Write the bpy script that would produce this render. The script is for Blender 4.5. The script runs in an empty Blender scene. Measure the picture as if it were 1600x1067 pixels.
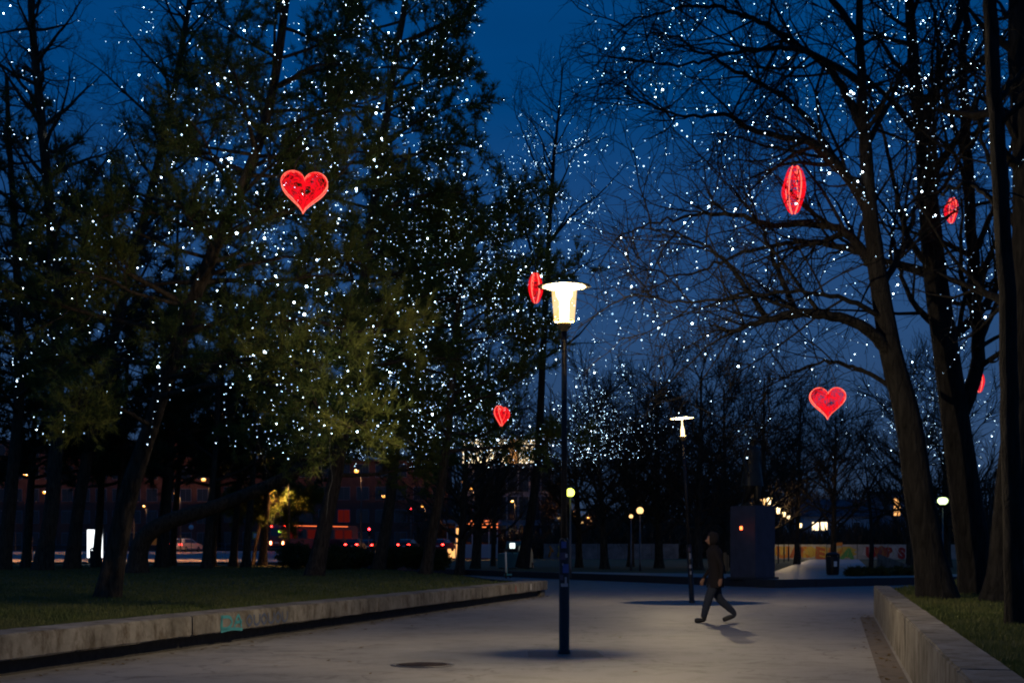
import bpy, bmesh, math, random
import numpy as np
from mathutils import Vector, Matrix

random.seed(7)
RNG = np.random.default_rng(11)
SC = bpy.context.scene
COL = SC.collection

# ------------------------------------------------------------------ camera
CAM_H = 1.42
FPX = 2222.0                      # focal length in pixels of the 1600 px wide photograph (50 mm on 36 mm)
cd = bpy.data.cameras.new('camera')
cam = bpy.data.objects.new('camera', cd)
COL.objects.link(cam)
cam.location = (0, 0, CAM_H)
cam.rotation_euler = (math.pi / 2, 0, 0)
cd.sensor_width = 36
cd.lens = 50
cd.shift_y = 0.2043
cd.clip_start = 0.1
cd.clip_end = 3000
SC.camera = cam

# ------------------------------------------------------------------ world: dusk sky
W = bpy.data.worlds.new('World')
SC.world = W
W.use_nodes = True
nt = W.node_tree
bg = nt.nodes['Background']
sky = nt.nodes.new('ShaderNodeTexSky')
sky.sky_type = 'NISHITA'
sky.sun_disc = False
sky.sun_elevation = math.radians(0.0)
sky.sun_rotation = math.radians(115)
sky.ozone_density = 5.0
sky.dust_density = 0.6
tint = nt.nodes.new('ShaderNodeMix'); tint.data_type = 'RGBA'; tint.blend_type = 'MULTIPLY'
tint.inputs[0].default_value = 1.0
tint.inputs[7].default_value = (0.06, 0.22, 0.34, 1)
nt.links.new(sky.outputs[0], tint.inputs[6])
tcw = nt.nodes.new('ShaderNodeTexCoord')
sep = nt.nodes.new('ShaderNodeSeparateXYZ')
nt.links.new(tcw.outputs['Generated'], sep.inputs[0])
ramp = nt.nodes.new('ShaderNodeValToRGB')          # city sky glow low over the horizon, all round
e = ramp.color_ramp.elements
e[0].position = 0.0; e[0].color = (0.19, 0.33, 0.68, 1)
e[1].position = 1.0; e[1].color = (0.03, 0.26, 0.85, 1)
m1 = e.new(0.15); m1.color = (0.115, 0.34, 0.86, 1)
m2 = e.new(0.30); m2.color = (0.0, 0.25, 0.90, 1)
nt.links.new(sep.outputs[2], ramp.inputs[0])
addn = nt.nodes.new('ShaderNodeMix'); addn.data_type = 'RGBA'; addn.blend_type = 'ADD'
addn.inputs[0].default_value = 1.0
nt.links.new(tint.outputs[2], addn.inputs[6])
nt.links.new(ramp.outputs[0], addn.inputs[7])
cl = nt.nodes.new('ShaderNodeTexNoise')            # thin uneven cloud
cl.inputs['Scale'].default_value = 2.2; cl.inputs['Detail'].default_value = 5
cmap = nt.nodes.new('ShaderNodeMapping'); cmap.inputs['Scale'].default_value = (1.0, 1.0, 3.5)
nt.links.new(tcw.outputs['Generated'], cmap.inputs[0]); nt.links.new(cmap.outputs[0], cl.inputs['Vector'])
crm = nt.nodes.new('ShaderNodeMapRange'); crm.inputs[1].default_value = 0.3; crm.inputs[2].default_value = 0.7
crm.inputs[3].default_value = 0.80; crm.inputs[4].default_value = 1.14
nt.links.new(cl.outputs[0], crm.inputs[0])
cmul = nt.nodes.new('ShaderNodeMix'); cmul.data_type = 'RGBA'; cmul.blend_type = 'MULTIPLY'; cmul.inputs[0].default_value = 1.0
nt.links.new(addn.outputs[2], cmul.inputs[6]); nt.links.new(crm.outputs[0], cmul.inputs[7])
nt.links.new(cmul.outputs[2], bg.inputs[0])
bg.inputs[1].default_value = 0.15

SC.view_settings.view_transform = 'Standard'
SC.view_settings.look = 'None'
SC.view_settings.exposure = 0.25
SC.view_settings.gamma = 1.0
SC.view_settings.use_curve_mapping = False
SC.render.engine = 'CYCLES'
SC.cycles.use_denoising = True
SC.cycles.use_light_tree = True
SC.cycles.max_bounces = 5
SC.cycles.diffuse_bounces = 2
SC.cycles.glossy_bounces = 2
SC.cycles.transmission_bounces = 3
SC.cycles.transparent_max_bounces = 10
SC.cycles.sample_clamp_indirect = 1.5
SC.cycles.caustics_reflective = False
SC.cycles.caustics_refractive = False
SC.cycles.filter_width = 2.0


# ------------------------------------------------------------------ helpers
def P(px, py, Y):
    """point at distance Y that the photograph shows at (px, py)"""
    return np.array([(px - 800.0) / FPX * Y, Y, CAM_H - (py - 860.0) / FPX * Y])


def tag(o, label=None, cat=None, group=None, kind=None):
    if label: o['label'] = label
    if cat: o['category'] = cat
    if group: o['group'] = group
    if kind: o['kind'] = kind
    return o


def empty(name, loc=(0, 0, 0), rz=0.0, label=None, cat=None, group=None):
    o = bpy.data.objects.new(name, None)
    COL.objects.link(o)
    o.location = loc
    o.rotation_euler = (0, 0, rz)
    o.empty_display_size = 0.2
    return tag(o, label, cat, group)


def link(name, me, mat, parent=None):
    o = bpy.data.objects.new(name, me)
    COL.objects.link(o)
    if mat is not None and not me.materials:
        me.materials.append(mat)
    if parent is not None:
        o.parent = parent
    return o


def mesh_np(name, V, F, smooth=False):
    """V (n,3); F list of (k,s) int arrays"""
    me = bpy.data.meshes.new(name)
    V = np.asarray(V, dtype=np.float32)
    F = [np.asarray(f, dtype=np.int32) for f in F if len(f)]
    me.vertices.add(len(V))
    me.vertices.foreach_set('co', V.ravel())
    nl = sum(f.size for f in F)
    npoly = sum(len(f) for f in F)
    me.loops.add(nl)
    me.loops.foreach_set('vertex_index', np.concatenate([f.ravel() for f in F]))
    me.polygons.add(npoly)
    tot = np.concatenate([np.full(len(f), f.shape[1], dtype=np.int32) for f in F])
    st = np.concatenate([[0], np.cumsum(tot)[:-1]]).astype(np.int32)
    me.polygons.foreach_set('loop_start', st)
    if smooth:
        me.polygons.foreach_set('use_smooth', np.ones(npoly, dtype=bool))
    me.update(calc_edges=True)
    return me


class MB:
    """collects shapes; build() links them as one mesh object"""
    def __init__(self):
        self.v = []; self.f = []; self.sm = []

    def add(self, vs, fs, smooth=False):
        k = len(self.v)
        self.v.extend([tuple(map(float, a)) for a in vs])
        for f in fs:
            self.f.append(tuple(i + k for i in f)); self.sm.append(smooth)
        return self

    def box(self, c, s, rz=0.0, bev=0.0, rx=0.0):
        hx, hy, hz = s[0] / 2, s[1] / 2, s[2] / 2
        if bev > 0:
            bm = bmesh.new()
            bmesh.ops.create_cube(bm, size=1)
            for v in bm.verts:
                v.co = Vector((v.co.x * s[0], v.co.y * s[1], v.co.z * s[2]))
            bmesh.ops.bevel(bm, geom=bm.edges[:], offset=bev, segments=2, affect='EDGES')
            vs = [v.co.copy() for v in bm.verts]
            bm.verts.index_update()
            fs = [[v.index for v in f.verts] for f in bm.faces]
            bm.free()
        else:
            vs = [Vector((x, y, z)) for x in (-hx, hx) for y in (-hy, hy) for z in (-hz, hz)]
            fs = [(0, 1, 3, 2), (4, 6, 7, 5), (0, 4, 5, 1), (2, 3, 7, 6), (0, 2, 6, 4), (1, 5, 7, 3)]
        M = Matrix.Rotation(rz, 3, 'Z') @ Matrix.Rotation(rx, 3, 'X')
        self.add([M @ v + Vector(c) for v in vs], fs)
        return self

    def lathe(self, prof, c=(0, 0, 0), seg=24, smooth=True, cap=True):
        """prof list of (r, z)"""
        vs = []; fs = []
        for r, z in prof:
            for k in range(seg):
                a = 2 * math.pi * k / seg
                vs.append((c[0] + r * math.cos(a), c[1] + r * math.sin(a), c[2] + z))
        for i in range(len(prof) - 1):
            for k in range(seg):
                k2 = (k + 1) % seg
                fs.append((i * seg + k, i * seg + k2, (i + 1) * seg + k2, (i + 1) * seg + k))
        if cap:
            fs.append(tuple(range(seg - 1, -1, -1)))
            fs.append(tuple((len(prof) - 1) * seg + k for k in range(seg)))
        return self.add(vs, fs, smooth)

    def tube(self, pts, r, sides=6, closed=False):
        V, F = tube_np(np.asarray(pts, float), np.asarray(r, float) * np.ones(len(pts)), sides, closed)
        fs = [tuple(f) for f in F]
        if not closed:
            n = len(pts)
            fs.append(tuple(range(sides - 1, -1, -1)))
            fs.append(tuple((n - 1) * sides + k for k in range(sides)))
        return self.add(V, fs, True)

    def build(self, name, mat, parent=None):
        me = bpy.data.meshes.new(name)
        me.from_pydata(self.v, [], self.f)
        me.polygons.foreach_set('use_smooth', self.sm)
        me.update()
        return link(name, me, mat, parent)


def tube_np(pts, r, sides=6, closed=False):
    n = len(pts)
    if closed:
        t = np.roll(pts, -1, 0) - np.roll(pts, 1, 0)
    else:
        t = np.gradient(pts, axis=0)
    t /= np.linalg.norm(t, axis=1, keepdims=True) + 1e-9
    m = np.abs(t.mean(0))
    ref = np.array([0, 0, 1.0]) if m[2] < 0.75 else np.array([1.0, 0, 0])
    a = np.cross(t, ref); a /= np.linalg.norm(a, axis=1, keepdims=True) + 1e-9
    b = np.cross(t, a)
    ang = np.arange(sides) * 2 * math.pi / sides
    V = pts[:, None, :] + r[:, None, None] * (np.cos(ang)[None, :, None] * a[:, None, :] + np.sin(ang)[None, :, None] * b[:, None, :])
    V = V.reshape(-1, 3)
    i = np.arange(n if closed else n - 1)[:, None] * sides
    k = np.arange(sides)[None, :]
    k2 = (k + 1) % sides
    j = (i + sides) % (n * sides)
    F = np.stack([i + k, i + k2, j + k2, j + k], -1).reshape(-1, 4)
    return V, F


def spline(pts, n):
    pts = np.asarray(pts, float)
    p = np.vstack([2 * pts[0] - pts[1], pts, 2 * pts[-1] - pts[-2]])
    k = len(pts) - 1
    out = []
    for u in np.linspace(0, k - 1e-6, n):
        i = int(u); t = u - i
        a, b, c, d = p[i], p[i + 1], p[i + 2], p[i + 3]
        out.append(0.5 * ((2 * b) + (-a + c) * t + (2 * a - 5 * b + 4 * c - d) * t * t + (-a + 3 * b - 3 * c + d) * t ** 3))
    return np.array(out)


# ------------------------------------------------------------------ materials
def material(name, color, rough=0.8, metal=0.0, noise=None, bump=0.0, scale=8.0, detail=4.0, coord='Object', spec=0.3):
    m = bpy.data.materials.new(name)
    m.use_nodes = True
    t = m.node_tree
    b = t.nodes['Principled BSDF']
    b.inputs['Base Color'].default_value = (*color, 1)
    b.inputs['Roughness'].default_value = rough
    b.inputs['Metallic'].default_value = metal
    b.inputs['Specular IOR Level'].default_value = spec
    if noise is not None or bump > 0:
        tc = t.nodes.new('ShaderNodeTexCoord')
        nz = t.nodes.new('ShaderNodeTexNoise')
        nz.inputs['Scale'].default_value = scale
        nz.inputs['Detail'].default_value = detail
        nz.inputs['Roughness'].default_value = 0.65
        t.links.new(tc.outputs[coord], nz.inputs['Vector'])
        if noise is not None:
            r = t.nodes.new('ShaderNodeValToRGB')
            r.color_ramp.elements[0].position = 0.32
            r.color_ramp.elements[0].color = (*color, 1)
            r.color_ramp.elements[1].position = 0.68
            r.color_ramp.elements[1].color = (*noise, 1)
            t.links.new(nz.outputs[0], r.inputs[0])
            t.links.new(r.outputs[0], b.inputs['Base Color'])
        if bump > 0:
            bp = t.nodes.new('ShaderNodeBump')
            bp.inputs['Strength'].default_value = bump
            bp.inputs['Distance'].default_value = 0.03
            t.links.new(nz.outputs[0], bp.inputs['Height'])
            t.links.new(bp.outputs[0], b.inputs['Normal'])
    return m


def glow(name, color, strength, sampling='AUTO'):
    m = bpy.data.materials.new(name)
    m.use_nodes = True
    t = m.node_tree
    t.nodes.remove(t.nodes['Principled BSDF'])
    em = t.nodes.new('ShaderNodeEmission')
    em.inputs[0].default_value = (*color, 1)
    em.inputs[1].default_value = strength
    t.links.new(em.outputs[0], t.nodes['Material Output'].inputs[0])
    m.cycles.emission_sampling = sampling
    return m


def leafmat(name, c1, c2, transl=0.35, scale=0.6):
    m = bpy.data.materials.new(name)
    m.use_nodes = True
    t = m.node_tree
    b = t.nodes['Principled BSDF']
    b.inputs['Roughness'].default_value = 0.65
    b.inputs['Specular IOR Level'].default_value = 0.2
    tc = t.nodes.new('ShaderNodeTexCoord')
    nz = t.nodes.new('ShaderNodeTexNoise'); nz.inputs['Scale'].default_value = scale; nz.inputs['Detail'].default_value = 5
    r = t.nodes.new('ShaderNodeValToRGB')
    r.color_ramp.elements[0].position = 0.35; r.color_ramp.elements[0].color = (*c1, 1)
    r.color_ramp.elements[1].position = 0.65; r.color_ramp.elements[1].color = (*c2, 1)
    t.links.new(tc.outputs['Object'], nz.inputs['Vector'])
    t.links.new(nz.outputs[0], r.inputs[0])
    t.links.new(r.outputs[0], b.inputs['Base Color'])
    tr = t.nodes.new('ShaderNodeBsdfTranslucent')
    t.links.new(r.outputs[0], tr.inputs[0])
    mx = t.nodes.new('ShaderNodeMixShader'); mx.inputs[0].default_value = transl
    t.links.new(b.outputs[0], mx.inputs[1]); t.links.new(tr.outputs[0], mx.inputs[2])
    t.links.new(mx.outputs[0], t.nodes['Material Output'].inputs[0])
    return m


def concrete_mat(name, c1, c2, stain, zscale=0.25):
    """weathered concrete: blotches plus vertical run-off stains"""
    m = bpy.data.materials.new(name)
    m.use_nodes = True
    t = m.node_tree
    b = t.nodes['Principled BSDF']
    b.inputs['Roughness'].default_value = 0.88
    b.inputs['Specular IOR Level'].default_value = 0.25
    tc = t.nodes.new('ShaderNodeTexCoord')
    n1 = t.nodes.new('ShaderNodeTexNoise'); n1.inputs['Scale'].default_value = 1.3; n1.inputs['Detail'].default_value = 8; n1.inputs['Roughness'].default_value = 0.7
    t.links.new(tc.outputs['Object'], n1.inputs['Vector'])
    r1 = t.nodes.new('ShaderNodeValToRGB')
    r1.color_ramp.elements[0].position = 0.3; r1.color_ramp.elements[0].color = (*c1, 1)
    r1.color_ramp.elements[1].position = 0.7; r1.color_ramp.elements[1].color = (*c2, 1)
    t.links.new(n1.outputs[0], r1.inputs[0])
    mp = t.nodes.new('ShaderNodeMapping'); mp.inputs['Scale'].default_value = (2.4, 2.4, zscale)
    t.links.new(tc.outputs['Object'], mp.inputs[0])
    n2 = t.nodes.new('ShaderNodeTexNoise'); n2.inputs['Scale'].default_value = 1.6; n2.inputs['Detail'].default_value = 6; n2.inputs['Roughness'].default_value = 0.7
    t.links.new(mp.outputs[0], n2.inputs['Vector'])
    r2 = t.nodes.new('ShaderNodeValToRGB')
    r2.color_ramp.elements[0].position = 0.47; r2.color_ramp.elements[0].color = (1, 1, 1, 1)
    r2.color_ramp.elements[1].position = 0.64; r2.color_ramp.elements[1].color = (*stain, 1)
    t.links.new(n2.outputs[0], r2.inputs[0])
    mx = t.nodes.new('ShaderNodeMix'); mx.data_type = 'RGBA'; mx.blend_type = 'MULTIPLY'; mx.inputs[0].default_value = 1
    t.links.new(r1.outputs[0], mx.inputs[6]); t.links.new(r2.outputs[0], mx.inputs[7])
    t.links.new(mx.outputs[2], b.inputs['Base Color'])
    n3 = t.nodes.new('ShaderNodeTexNoise'); n3.inputs['Scale'].default_value = 30; n3.inputs['Detail'].default_value = 5
    t.links.new(tc.outputs['Object'], n3.inputs['Vector'])
    bp = t.nodes.new('ShaderNodeBump'); bp.inputs['Strength'].default_value = 0.4; bp.inputs['Distance'].default_value = 0.01
    t.links.new(n3.outputs[0], bp.inputs['Height']); t.links.new(bp.outputs[0], b.inputs['Normal'])
    return m


def bark_mat(name, c1, c2):
    m = material(name, c1, 0.95, noise=c2, bump=1.0, scale=5.0, detail=9, spec=0.15)
    t = m.node_tree
    tc = [n for n in t.nodes if n.type == 'TEX_COORD'][0]
    nz = [n for n in t.nodes if n.type == 'TEX_NOISE'][0]
    mp = t.nodes.new('ShaderNodeMapping'); mp.inputs['Scale'].default_value = (2.2, 2.2, 0.45)
    t.links.new(tc.outputs['Object'], mp.inputs[0]); t.links.new(mp.outputs[0], nz.inputs['Vector'])
    nz.inputs['Distortion'].default_value = 0.6
    bp = [n for n in t.nodes if n.type == 'BUMP'][0]
    bp.inputs['Distance'].default_value = 0.10
    return m


M = {}
M['grass'] = material('grass_soil', (0.035, 0.045, 0.014), 0.95, noise=(0.075, 0.080, 0.028), bump=0.5, scale=3.0)
M['blade'] = leafmat('grass_blade', (0.07, 0.098, 0.024), (0.14, 0.145, 0.05), 0.3, 1.2)
M['soil'] = material('dark_soil', (0.02, 0.018, 0.013), 0.95, noise=(0.05, 0.04, 0.025), bump=0.5, scale=4)
M['conc'] = concrete_mat('wall_concrete', (0.075, 0.068, 0.057), (0.24, 0.225, 0.20), (0.42, 0.36, 0.30), 1.5)
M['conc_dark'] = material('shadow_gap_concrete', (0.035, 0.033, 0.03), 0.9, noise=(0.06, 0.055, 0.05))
M['bark'] = bark_mat('bark', (0.018, 0.014, 0.010), (0.11, 0.082, 0.055))
M['bark_grey'] = bark_mat('grey_bark', (0.007, 0.0065, 0.006), (0.034, 0.031, 0.027))
M['needle'] = leafmat('pine_needles', (0.05, 0.09, 0.024), (0.16, 0.17, 0.035), 0.42, 0.5)
M['needle_dark'] = leafmat('dark_evergreen_needles', (0.025, 0.045, 0.02), (0.06, 0.08, 0.03), 0.3, 0.5)
M['leaf_dry'] = leafmat('dry_leaves', (0.09, 0.05, 0.02), (0.16, 0.11, 0.03), 0.4, 1.0)
M['bush'] = leafmat('bush_leaves', (0.03, 0.045, 0.015), (0.07, 0.08, 0.025), 0.3, 1.0)
M['pole'] = material('black_pole_paint', (0.012, 0.012, 0.013), 0.45, 0.0, noise=(0.022, 0.02, 0.02), scale=12, bump=0.2)
M['steel'] = material('grey_steel', (0.12, 0.12, 0.125), 0.5, 0.7)
M['granite'] = material('dark_granite', (0.018, 0.02, 0.024), 0.6, noise=(0.03, 0.033, 0.04), scale=30)
M['pedestal'] = material('blue_grey_stone', (0.034, 0.042, 0.066), 0.75, noise=(0.05, 0.06, 0.092), scale=2.2, bump=0.1)
M['bronze'] = material('dark_bronze', (0.03, 0.028, 0.025), 0.45, 0.6, noise=(0.05, 0.05, 0.04), scale=5)
M['white'] = material('white_paint', (0.7, 0.7, 0.68), 0.6)
M['black'] = material('black_plastic', (0.015, 0.015, 0.016), 0.5)
M['rubber'] = material('tyre_rubber', (0.02, 0.02, 0.02), 0.85)
M['hood'] = material('lamp_hood_enamel', (0.42, 0.36, 0.22), 0.5)
M['brass'] = material('lamp_collar_brass', (0.35, 0.24, 0.09), 0.45, 0.3)
M['wire'] = material('dark_cable', (0.02, 0.02, 0.02), 0.6)
M['teal'] = material('teal_paint', (0.05, 0.16, 0.18), 0.5, noise=(0.06, 0.2, 0.21), scale=3)
M['teal_bright'] = material('bright_teal_paint', (0.05, 0.35, 0.33), 0.4)
M['pale'] = material('pale_grey_paint', (0.5, 0.52, 0.48), 0.5)
M['red_paint'] = material('red_paint', (0.30, 0.02, 0.02), 0.4)
M['orange_paint'] = material('orange_paint', (0.46, 0.17, 0.03), 0.6)
M['yellow_paint'] = material('yellow_paint', (0.48, 0.33, 0.06), 0.6)
M['green_paint'] = material('green_paint', (0.10, 0.28, 0.08), 0.6)
M['glass_dark'] = material('dark_glass', (0.02, 0.022, 0.028), 0.08, spec=0.6)
M['facade_red'] = material('dark_red_facade', (0.10, 0.045, 0.035), 0.85, noise=(0.15, 0.07, 0.05), scale=0.6)
M['facade_grey'] = material('grey_facade', (0.16, 0.17, 0.19), 0.85, noise=(0.22, 0.23, 0.26), scale=0.5)
M['facade_pale'] = material('pale_facade', (0.32, 0.33, 0.36), 0.85, noise=(0.4, 0.41, 0.44), scale=0.5)
M['roof'] = material('slate_roof', (0.07, 0.075, 0.09), 0.7)
M['fence_wall'] = material('whitewashed_wall', (0.26, 0.25, 0.22), 0.9, noise=(0.40, 0.38, 0.34), scale=1.1)
M['skin'] = material('skin', (0.22, 0.12, 0.085), 0.6)
M['jeans'] = material('dark_jeans', (0.022, 0.028, 0.045), 0.95)
M['jacket'] = material('dark_maroon_jacket', (0.010, 0.008, 0.010), 0.95)
M['hair'] = material('dark_hair', (0.012, 0.009, 0.007), 0.6)

# light-giving materials
def glow_glass(name, color, strength, tint=(1, 0.97, 0.92)):
    """clear glass that itself glows; the lamp inside shines through it"""
    m = bpy.data.materials.new(name)
    m.use_nodes = True
    t = m.node_tree
    t.nodes.remove(t.nodes['Principled BSDF'])
    tr = t.nodes.new('ShaderNodeBsdfTransparent'); tr.inputs[0].default_value = (*tint, 1)
    em = t.nodes.new('ShaderNodeEmission'); em.inputs[0].default_value = (*color, 1); em.inputs[1].default_value = strength
    ad = t.nodes.new('ShaderNodeAddShader')
    t.links.new(tr.outputs[0], ad.inputs[0]); t.links.new(em.outputs[0], ad.inputs[1])
    t.links.new(ad.outputs[0], t.nodes['Material Output'].inputs[0])
    m.cycles.emission_sampling = 'NONE'
    return m


def lamp_light(parent, z, watts, color, radius=0.05):
    ld = bpy.data.lights.new('lamp_light', 'POINT')
    ld.energy = watts; ld.color = color; ld.shadow_soft_size = radius
    o = bpy.data.objects.new('lamp_light', ld); COL.objects.link(o)
    o.parent = parent; o.location = (0, 0, z)
    return o


M['lamp_tube'] = glow_glass('lamp_tube_glass', (1.0, 0.84, 0.55), 3.0)
M['lamp_far'] = glow_glass('far_lamp_glass', (1.0, 0.74, 0.40), 1.5)
M['lamp_head'] = glow_glass('lamp_inner_cone', (1.0, 0.76, 0.40), 1.3)
M['lamp_green'] = glow('green_white_globe', (0.74, 1.0, 0.42), 2.6)
M['lamp_lime'] = glow('lime_globe', (0.85, 1.0, 0.10), 4.5)
M['lamp_orange'] = glow('orange_street_lamp', (1.0, 0.36, 0.07), 2.6)
M['lamp_down'] = glow('sodium_street_lamp_disc', (1.0, 0.46, 0.17), 4600)
M['lamp_warm'] = glow('warm_street_lamp', (1.0, 0.58, 0.22), 1.7)
M['bulb'] = glow('cool_white_led', (0.50, 0.77, 1.0), 4.6)
M['bulb_dim'] = glow('dim_cool_white_led', (0.38, 0.66, 1.0), 1.5)
M['bulb_hot'] = glow('bright_small_led', (0.62, 0.84, 1.0), 11)
M['bulb_big'] = glow('bright_cool_white_led', (0.70, 0.88, 1.0), 16)
M['heart_rope'] = glow('red_rope_light', (1.0, 0.15, 0.10), 1.6)
M['heart_net'] = glow('red_led_net', (1.0, 0.005, 0.014), 0.9)
M['tail'] = glow('tail_light_red', (1.0, 0.02, 0.015), 30)
M['tail_or'] = glow('tail_light_orange', (1.0, 0.30, 0.12), 16)
M['signal'] = glow('signal_red', (1.0, 0.02, 0.03), 22)
M['head'] = glow('white_headlight', (1.0, 0.9, 0.8), 14)
M['panel'] = glow('lit_poster_panel', (0.92, 0.98, 1.0), 2.4)
M['win_warm'] = glow('warm_lit_window', (1.0, 0.74, 0.42), 2.6)
M['win_dim'] = glow('dim_lit_window', (1.0, 0.42, 0.15), 0.04)
M['win_orange'] = glow('orange_lit_window', (1.0, 0.45, 0.14), 1.3)
M['win_red'] = glow('red_lit_window', (0.9, 0.06, 0.05), 0.05)
M['neon'] = glow('orange_neon', (1.0, 0.20, 0.05), 2.0)
M['bus_sign'] = glow('bus_number_display', (0.45, 1.0, 0.1), 2.2)
M['votive'] = glow('red_votive_flame', (1.0, 0.12, 0.03), 6)
M['work_lamp'] = glow('white_work_lamp', (0.85, 1.0, 0.95), 1.6)


def plaza_mat():
    m = bpy.data.materials.new('plaza_asphalt')
    m.use_nodes = True
    t = m.node_tree
    b = t.nodes['Principled BSDF']
    b.inputs['Specular IOR Level'].default_value = 0.35
    tc = t.nodes.new('ShaderNodeTexCoord')
    n1 = t.nodes.new('ShaderNodeTexNoise'); n1.inputs['Scale'].default_value = 0.45; n1.inputs['Detail'].default_value = 9; n1.inputs['Roughness'].default_value = 0.62
    t.links.new(tc.outputs['Object'], n1.inputs['Vector'])
    r1 = t.nodes.new('ShaderNodeValToRGB')
    r1.color_ramp.elements[0].position = 0.3; r1.color_ramp.elements[0].color = (0.150, 0.146, 0.144, 1)
    r1.color_ramp.elements[1].position = 0.7; r1.color_ramp.elements[1].color = (0.205, 0.198, 0.193, 1)
    t.links.new(n1.outputs[0], r1.inputs[0])
    n2 = t.nodes.new('ShaderNodeTexNoise'); n2.inputs['Scale'].default_value = 55; n2.inputs['Detail'].default_value = 4
    t.links.new(tc.outputs['Object'], n2.inputs['Vector'])
    mx = t.nodes.new('ShaderNodeMix'); mx.data_type = 'RGBA'; mx.blend_type = 'OVERLAY'; mx.inputs[0].default_value = 0.35
    t.links.new(r1.outputs[0], mx.inputs[6]); t.links.new(n2.outputs[0], mx.inputs[7])
    n4 = t.nodes.new('ShaderNodeTexNoise'); n4.inputs['Scale'].default_value = 1.7; n4.inputs['Detail'].default_value = 10; n4.inputs['Roughness'].default_value = 0.75; n4.inputs['Distortion'].default_value = 0.8
    t.links.new(tc.outputs['Object'], n4.inputs['Vector'])
    r4 = t.nodes.new('ShaderNodeValToRGB')
    r4.color_ramp.elements[0].position = 0.34; r4.color_ramp.elements[0].color = (0.62, 0.60, 0.58, 1)
    r4.color_ramp.elements[1].position = 0.52; r4.color_ramp.elements[1].color = (1, 1, 1, 1)
    t.links.new(n4.outputs[0], r4.inputs[0])
    vo = t.nodes.new('ShaderNodeTexVoronoi'); vo.feature = 'DISTANCE_TO_EDGE'; vo.inputs['Scale'].default_value = 0.28
    vd = t.nodes.new('ShaderNodeTexNoise'); vd.inputs['Scale'].default_value = 1.1; vd.inputs['Detail'].default_value = 6
    t.links.new(tc.outputs['Object'], vd.inputs['Vector'])
    va = t.nodes.new('ShaderNodeMix'); va.data_type = 'RGBA'; va.blend_type = 'LINEAR_LIGHT'; va.inputs[0].default_value = 0.9
    t.links.new(tc.outputs['Object'], va.inputs[6]); t.links.new(vd.outputs[1], va.inputs[7])
    t.links.new(va.outputs[2], vo.inputs['Vector'])
    r5 = t.nodes.new('ShaderNodeValToRGB')
    r5.color_ramp.elements[0].position = 0.0; r5.color_ramp.elements[0].color = (0.45, 0.43, 0.42, 1)
    r5.color_ramp.elements[1].position = 0.012; r5.color_ramp.elements[1].color = (1, 1, 1, 1)
    t.links.new(vo.outputs[0], r5.inputs[0])
    m4 = t.nodes.new('ShaderNodeMix'); m4.data_type = 'RGBA'; m4.blend_type = 'MULTIPLY'; m4.inputs[0].default_value = 1
    t.links.new(mx.outputs[2], m4.inputs[6]); t.links.new(r4.outputs[0], m4.inputs[7])
    m5 = t.nodes.new('ShaderNodeMix'); m5.data_type = 'RGBA'; m5.blend_type = 'MULTIPLY'; m5.inputs[0].default_value = 0.8
    t.links.new(m4.outputs[2], m5.inputs[6]); t.links.new(r5.outputs[0], m5.inputs[7])
    t.links.new(m5.outputs[2], b.inputs['Base Color'])
    rr = t.nodes.new('ShaderNodeMapRange'); rr.inputs[3].default_value = 0.5; rr.inputs[4].default_value = 0.75
    t.links.new(n1.outputs[0], rr.inputs[0]); t.links.new(rr.outputs[0], b.inputs['Roughness'])
    bp = t.nodes.new('ShaderNodeBump'); bp.inputs['Strength'].default_value = 0.35; bp.inputs['Distance'].default_value = 0.008
    t.links.new(n2.outputs[0], bp.inputs['Height']); t.links.new(bp.outputs[0], b.inputs['Normal'])
    return m


M['plaza'] = plaza_mat()
M['path'] = material('path_paving', (0.20, 0.18, 0.16), 0.45, noise=(0.28, 0.25, 0.22), scale=1.5, spec=0.5)
M['road'] = material('road_asphalt', (0.09, 0.085, 0.08), 0.55, noise=(0.13, 0.12, 0.11), scale=0.8, spec=0.5)
M['sand'] = material('sandy_pavement', (0.30, 0.26, 0.21), 0.85, noise=(0.38, 0.33, 0.27), scale=0.7)

# ------------------------------------------------------------------ setting
U = np.array([0.2237, 0.9747])            # the promenade's axis on the ground
N = np.array([0.9747, -0.2237])           # towards its right side


def left_line(Y): return 1.01 - 0.2295 * (45.0 - Y)
def right_line(Y): return 8.19 - 0.2295 * (32.2 - Y)
def road_z(Y): return 0.45 + np.clip((Y - 108.0) * 0.0175, 0, 0.95)


def sheet(name, pts, z, mat, kind='structure', parent=None):
    me = bpy.data.meshes.new(name)
    me.from_pydata([(p[0], p[1], z) for p in pts], [], [tuple(range(len(pts)))])
    me.update()
    if me.polygons[0].normal.z < 0:
        me.flip_normals()
    o = link(name, me, mat, parent)
    if kind and parent is None: o['kind'] = kind
    return o


sheet('ground', [(-1500, -300), (1500, -300), (1500, 2600), (-1500, 2600)], -0.06, M['soil'])
sheet('plaza', [(left_line(-20) - 0.6, -20), (right_line(-20) + 0.4, -20), (right_line(34) + 0.3, 34), (40, 60), (40, 95), (-40, 95), (-40, 66), (0.0, 46)], 0.0, M['plaza'])


def grid_sheet(name, x0, x1, y0, y1, zf, mat, nx=8, ny=40, rightf=None):
    V = []; F = []
    for j in range(ny + 1):
        Y = y0 + (y1 - y0) * j / ny
        xr = rightf(Y) if rightf else x1
        for i in range(nx + 1):
            V.append((x0 + (xr - x0) * i / nx, Y, float(zf(Y))))
    for j in range(ny):
        for i in range(nx):
            a = j * (nx + 1) + i
            F.append((a, a + 1, a + nx + 2, a + nx + 1))
    me = mesh_np(name, V, [F], True)
    o = link(name, me, mat)
    o['kind'] = 'structure'
    return o


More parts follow.
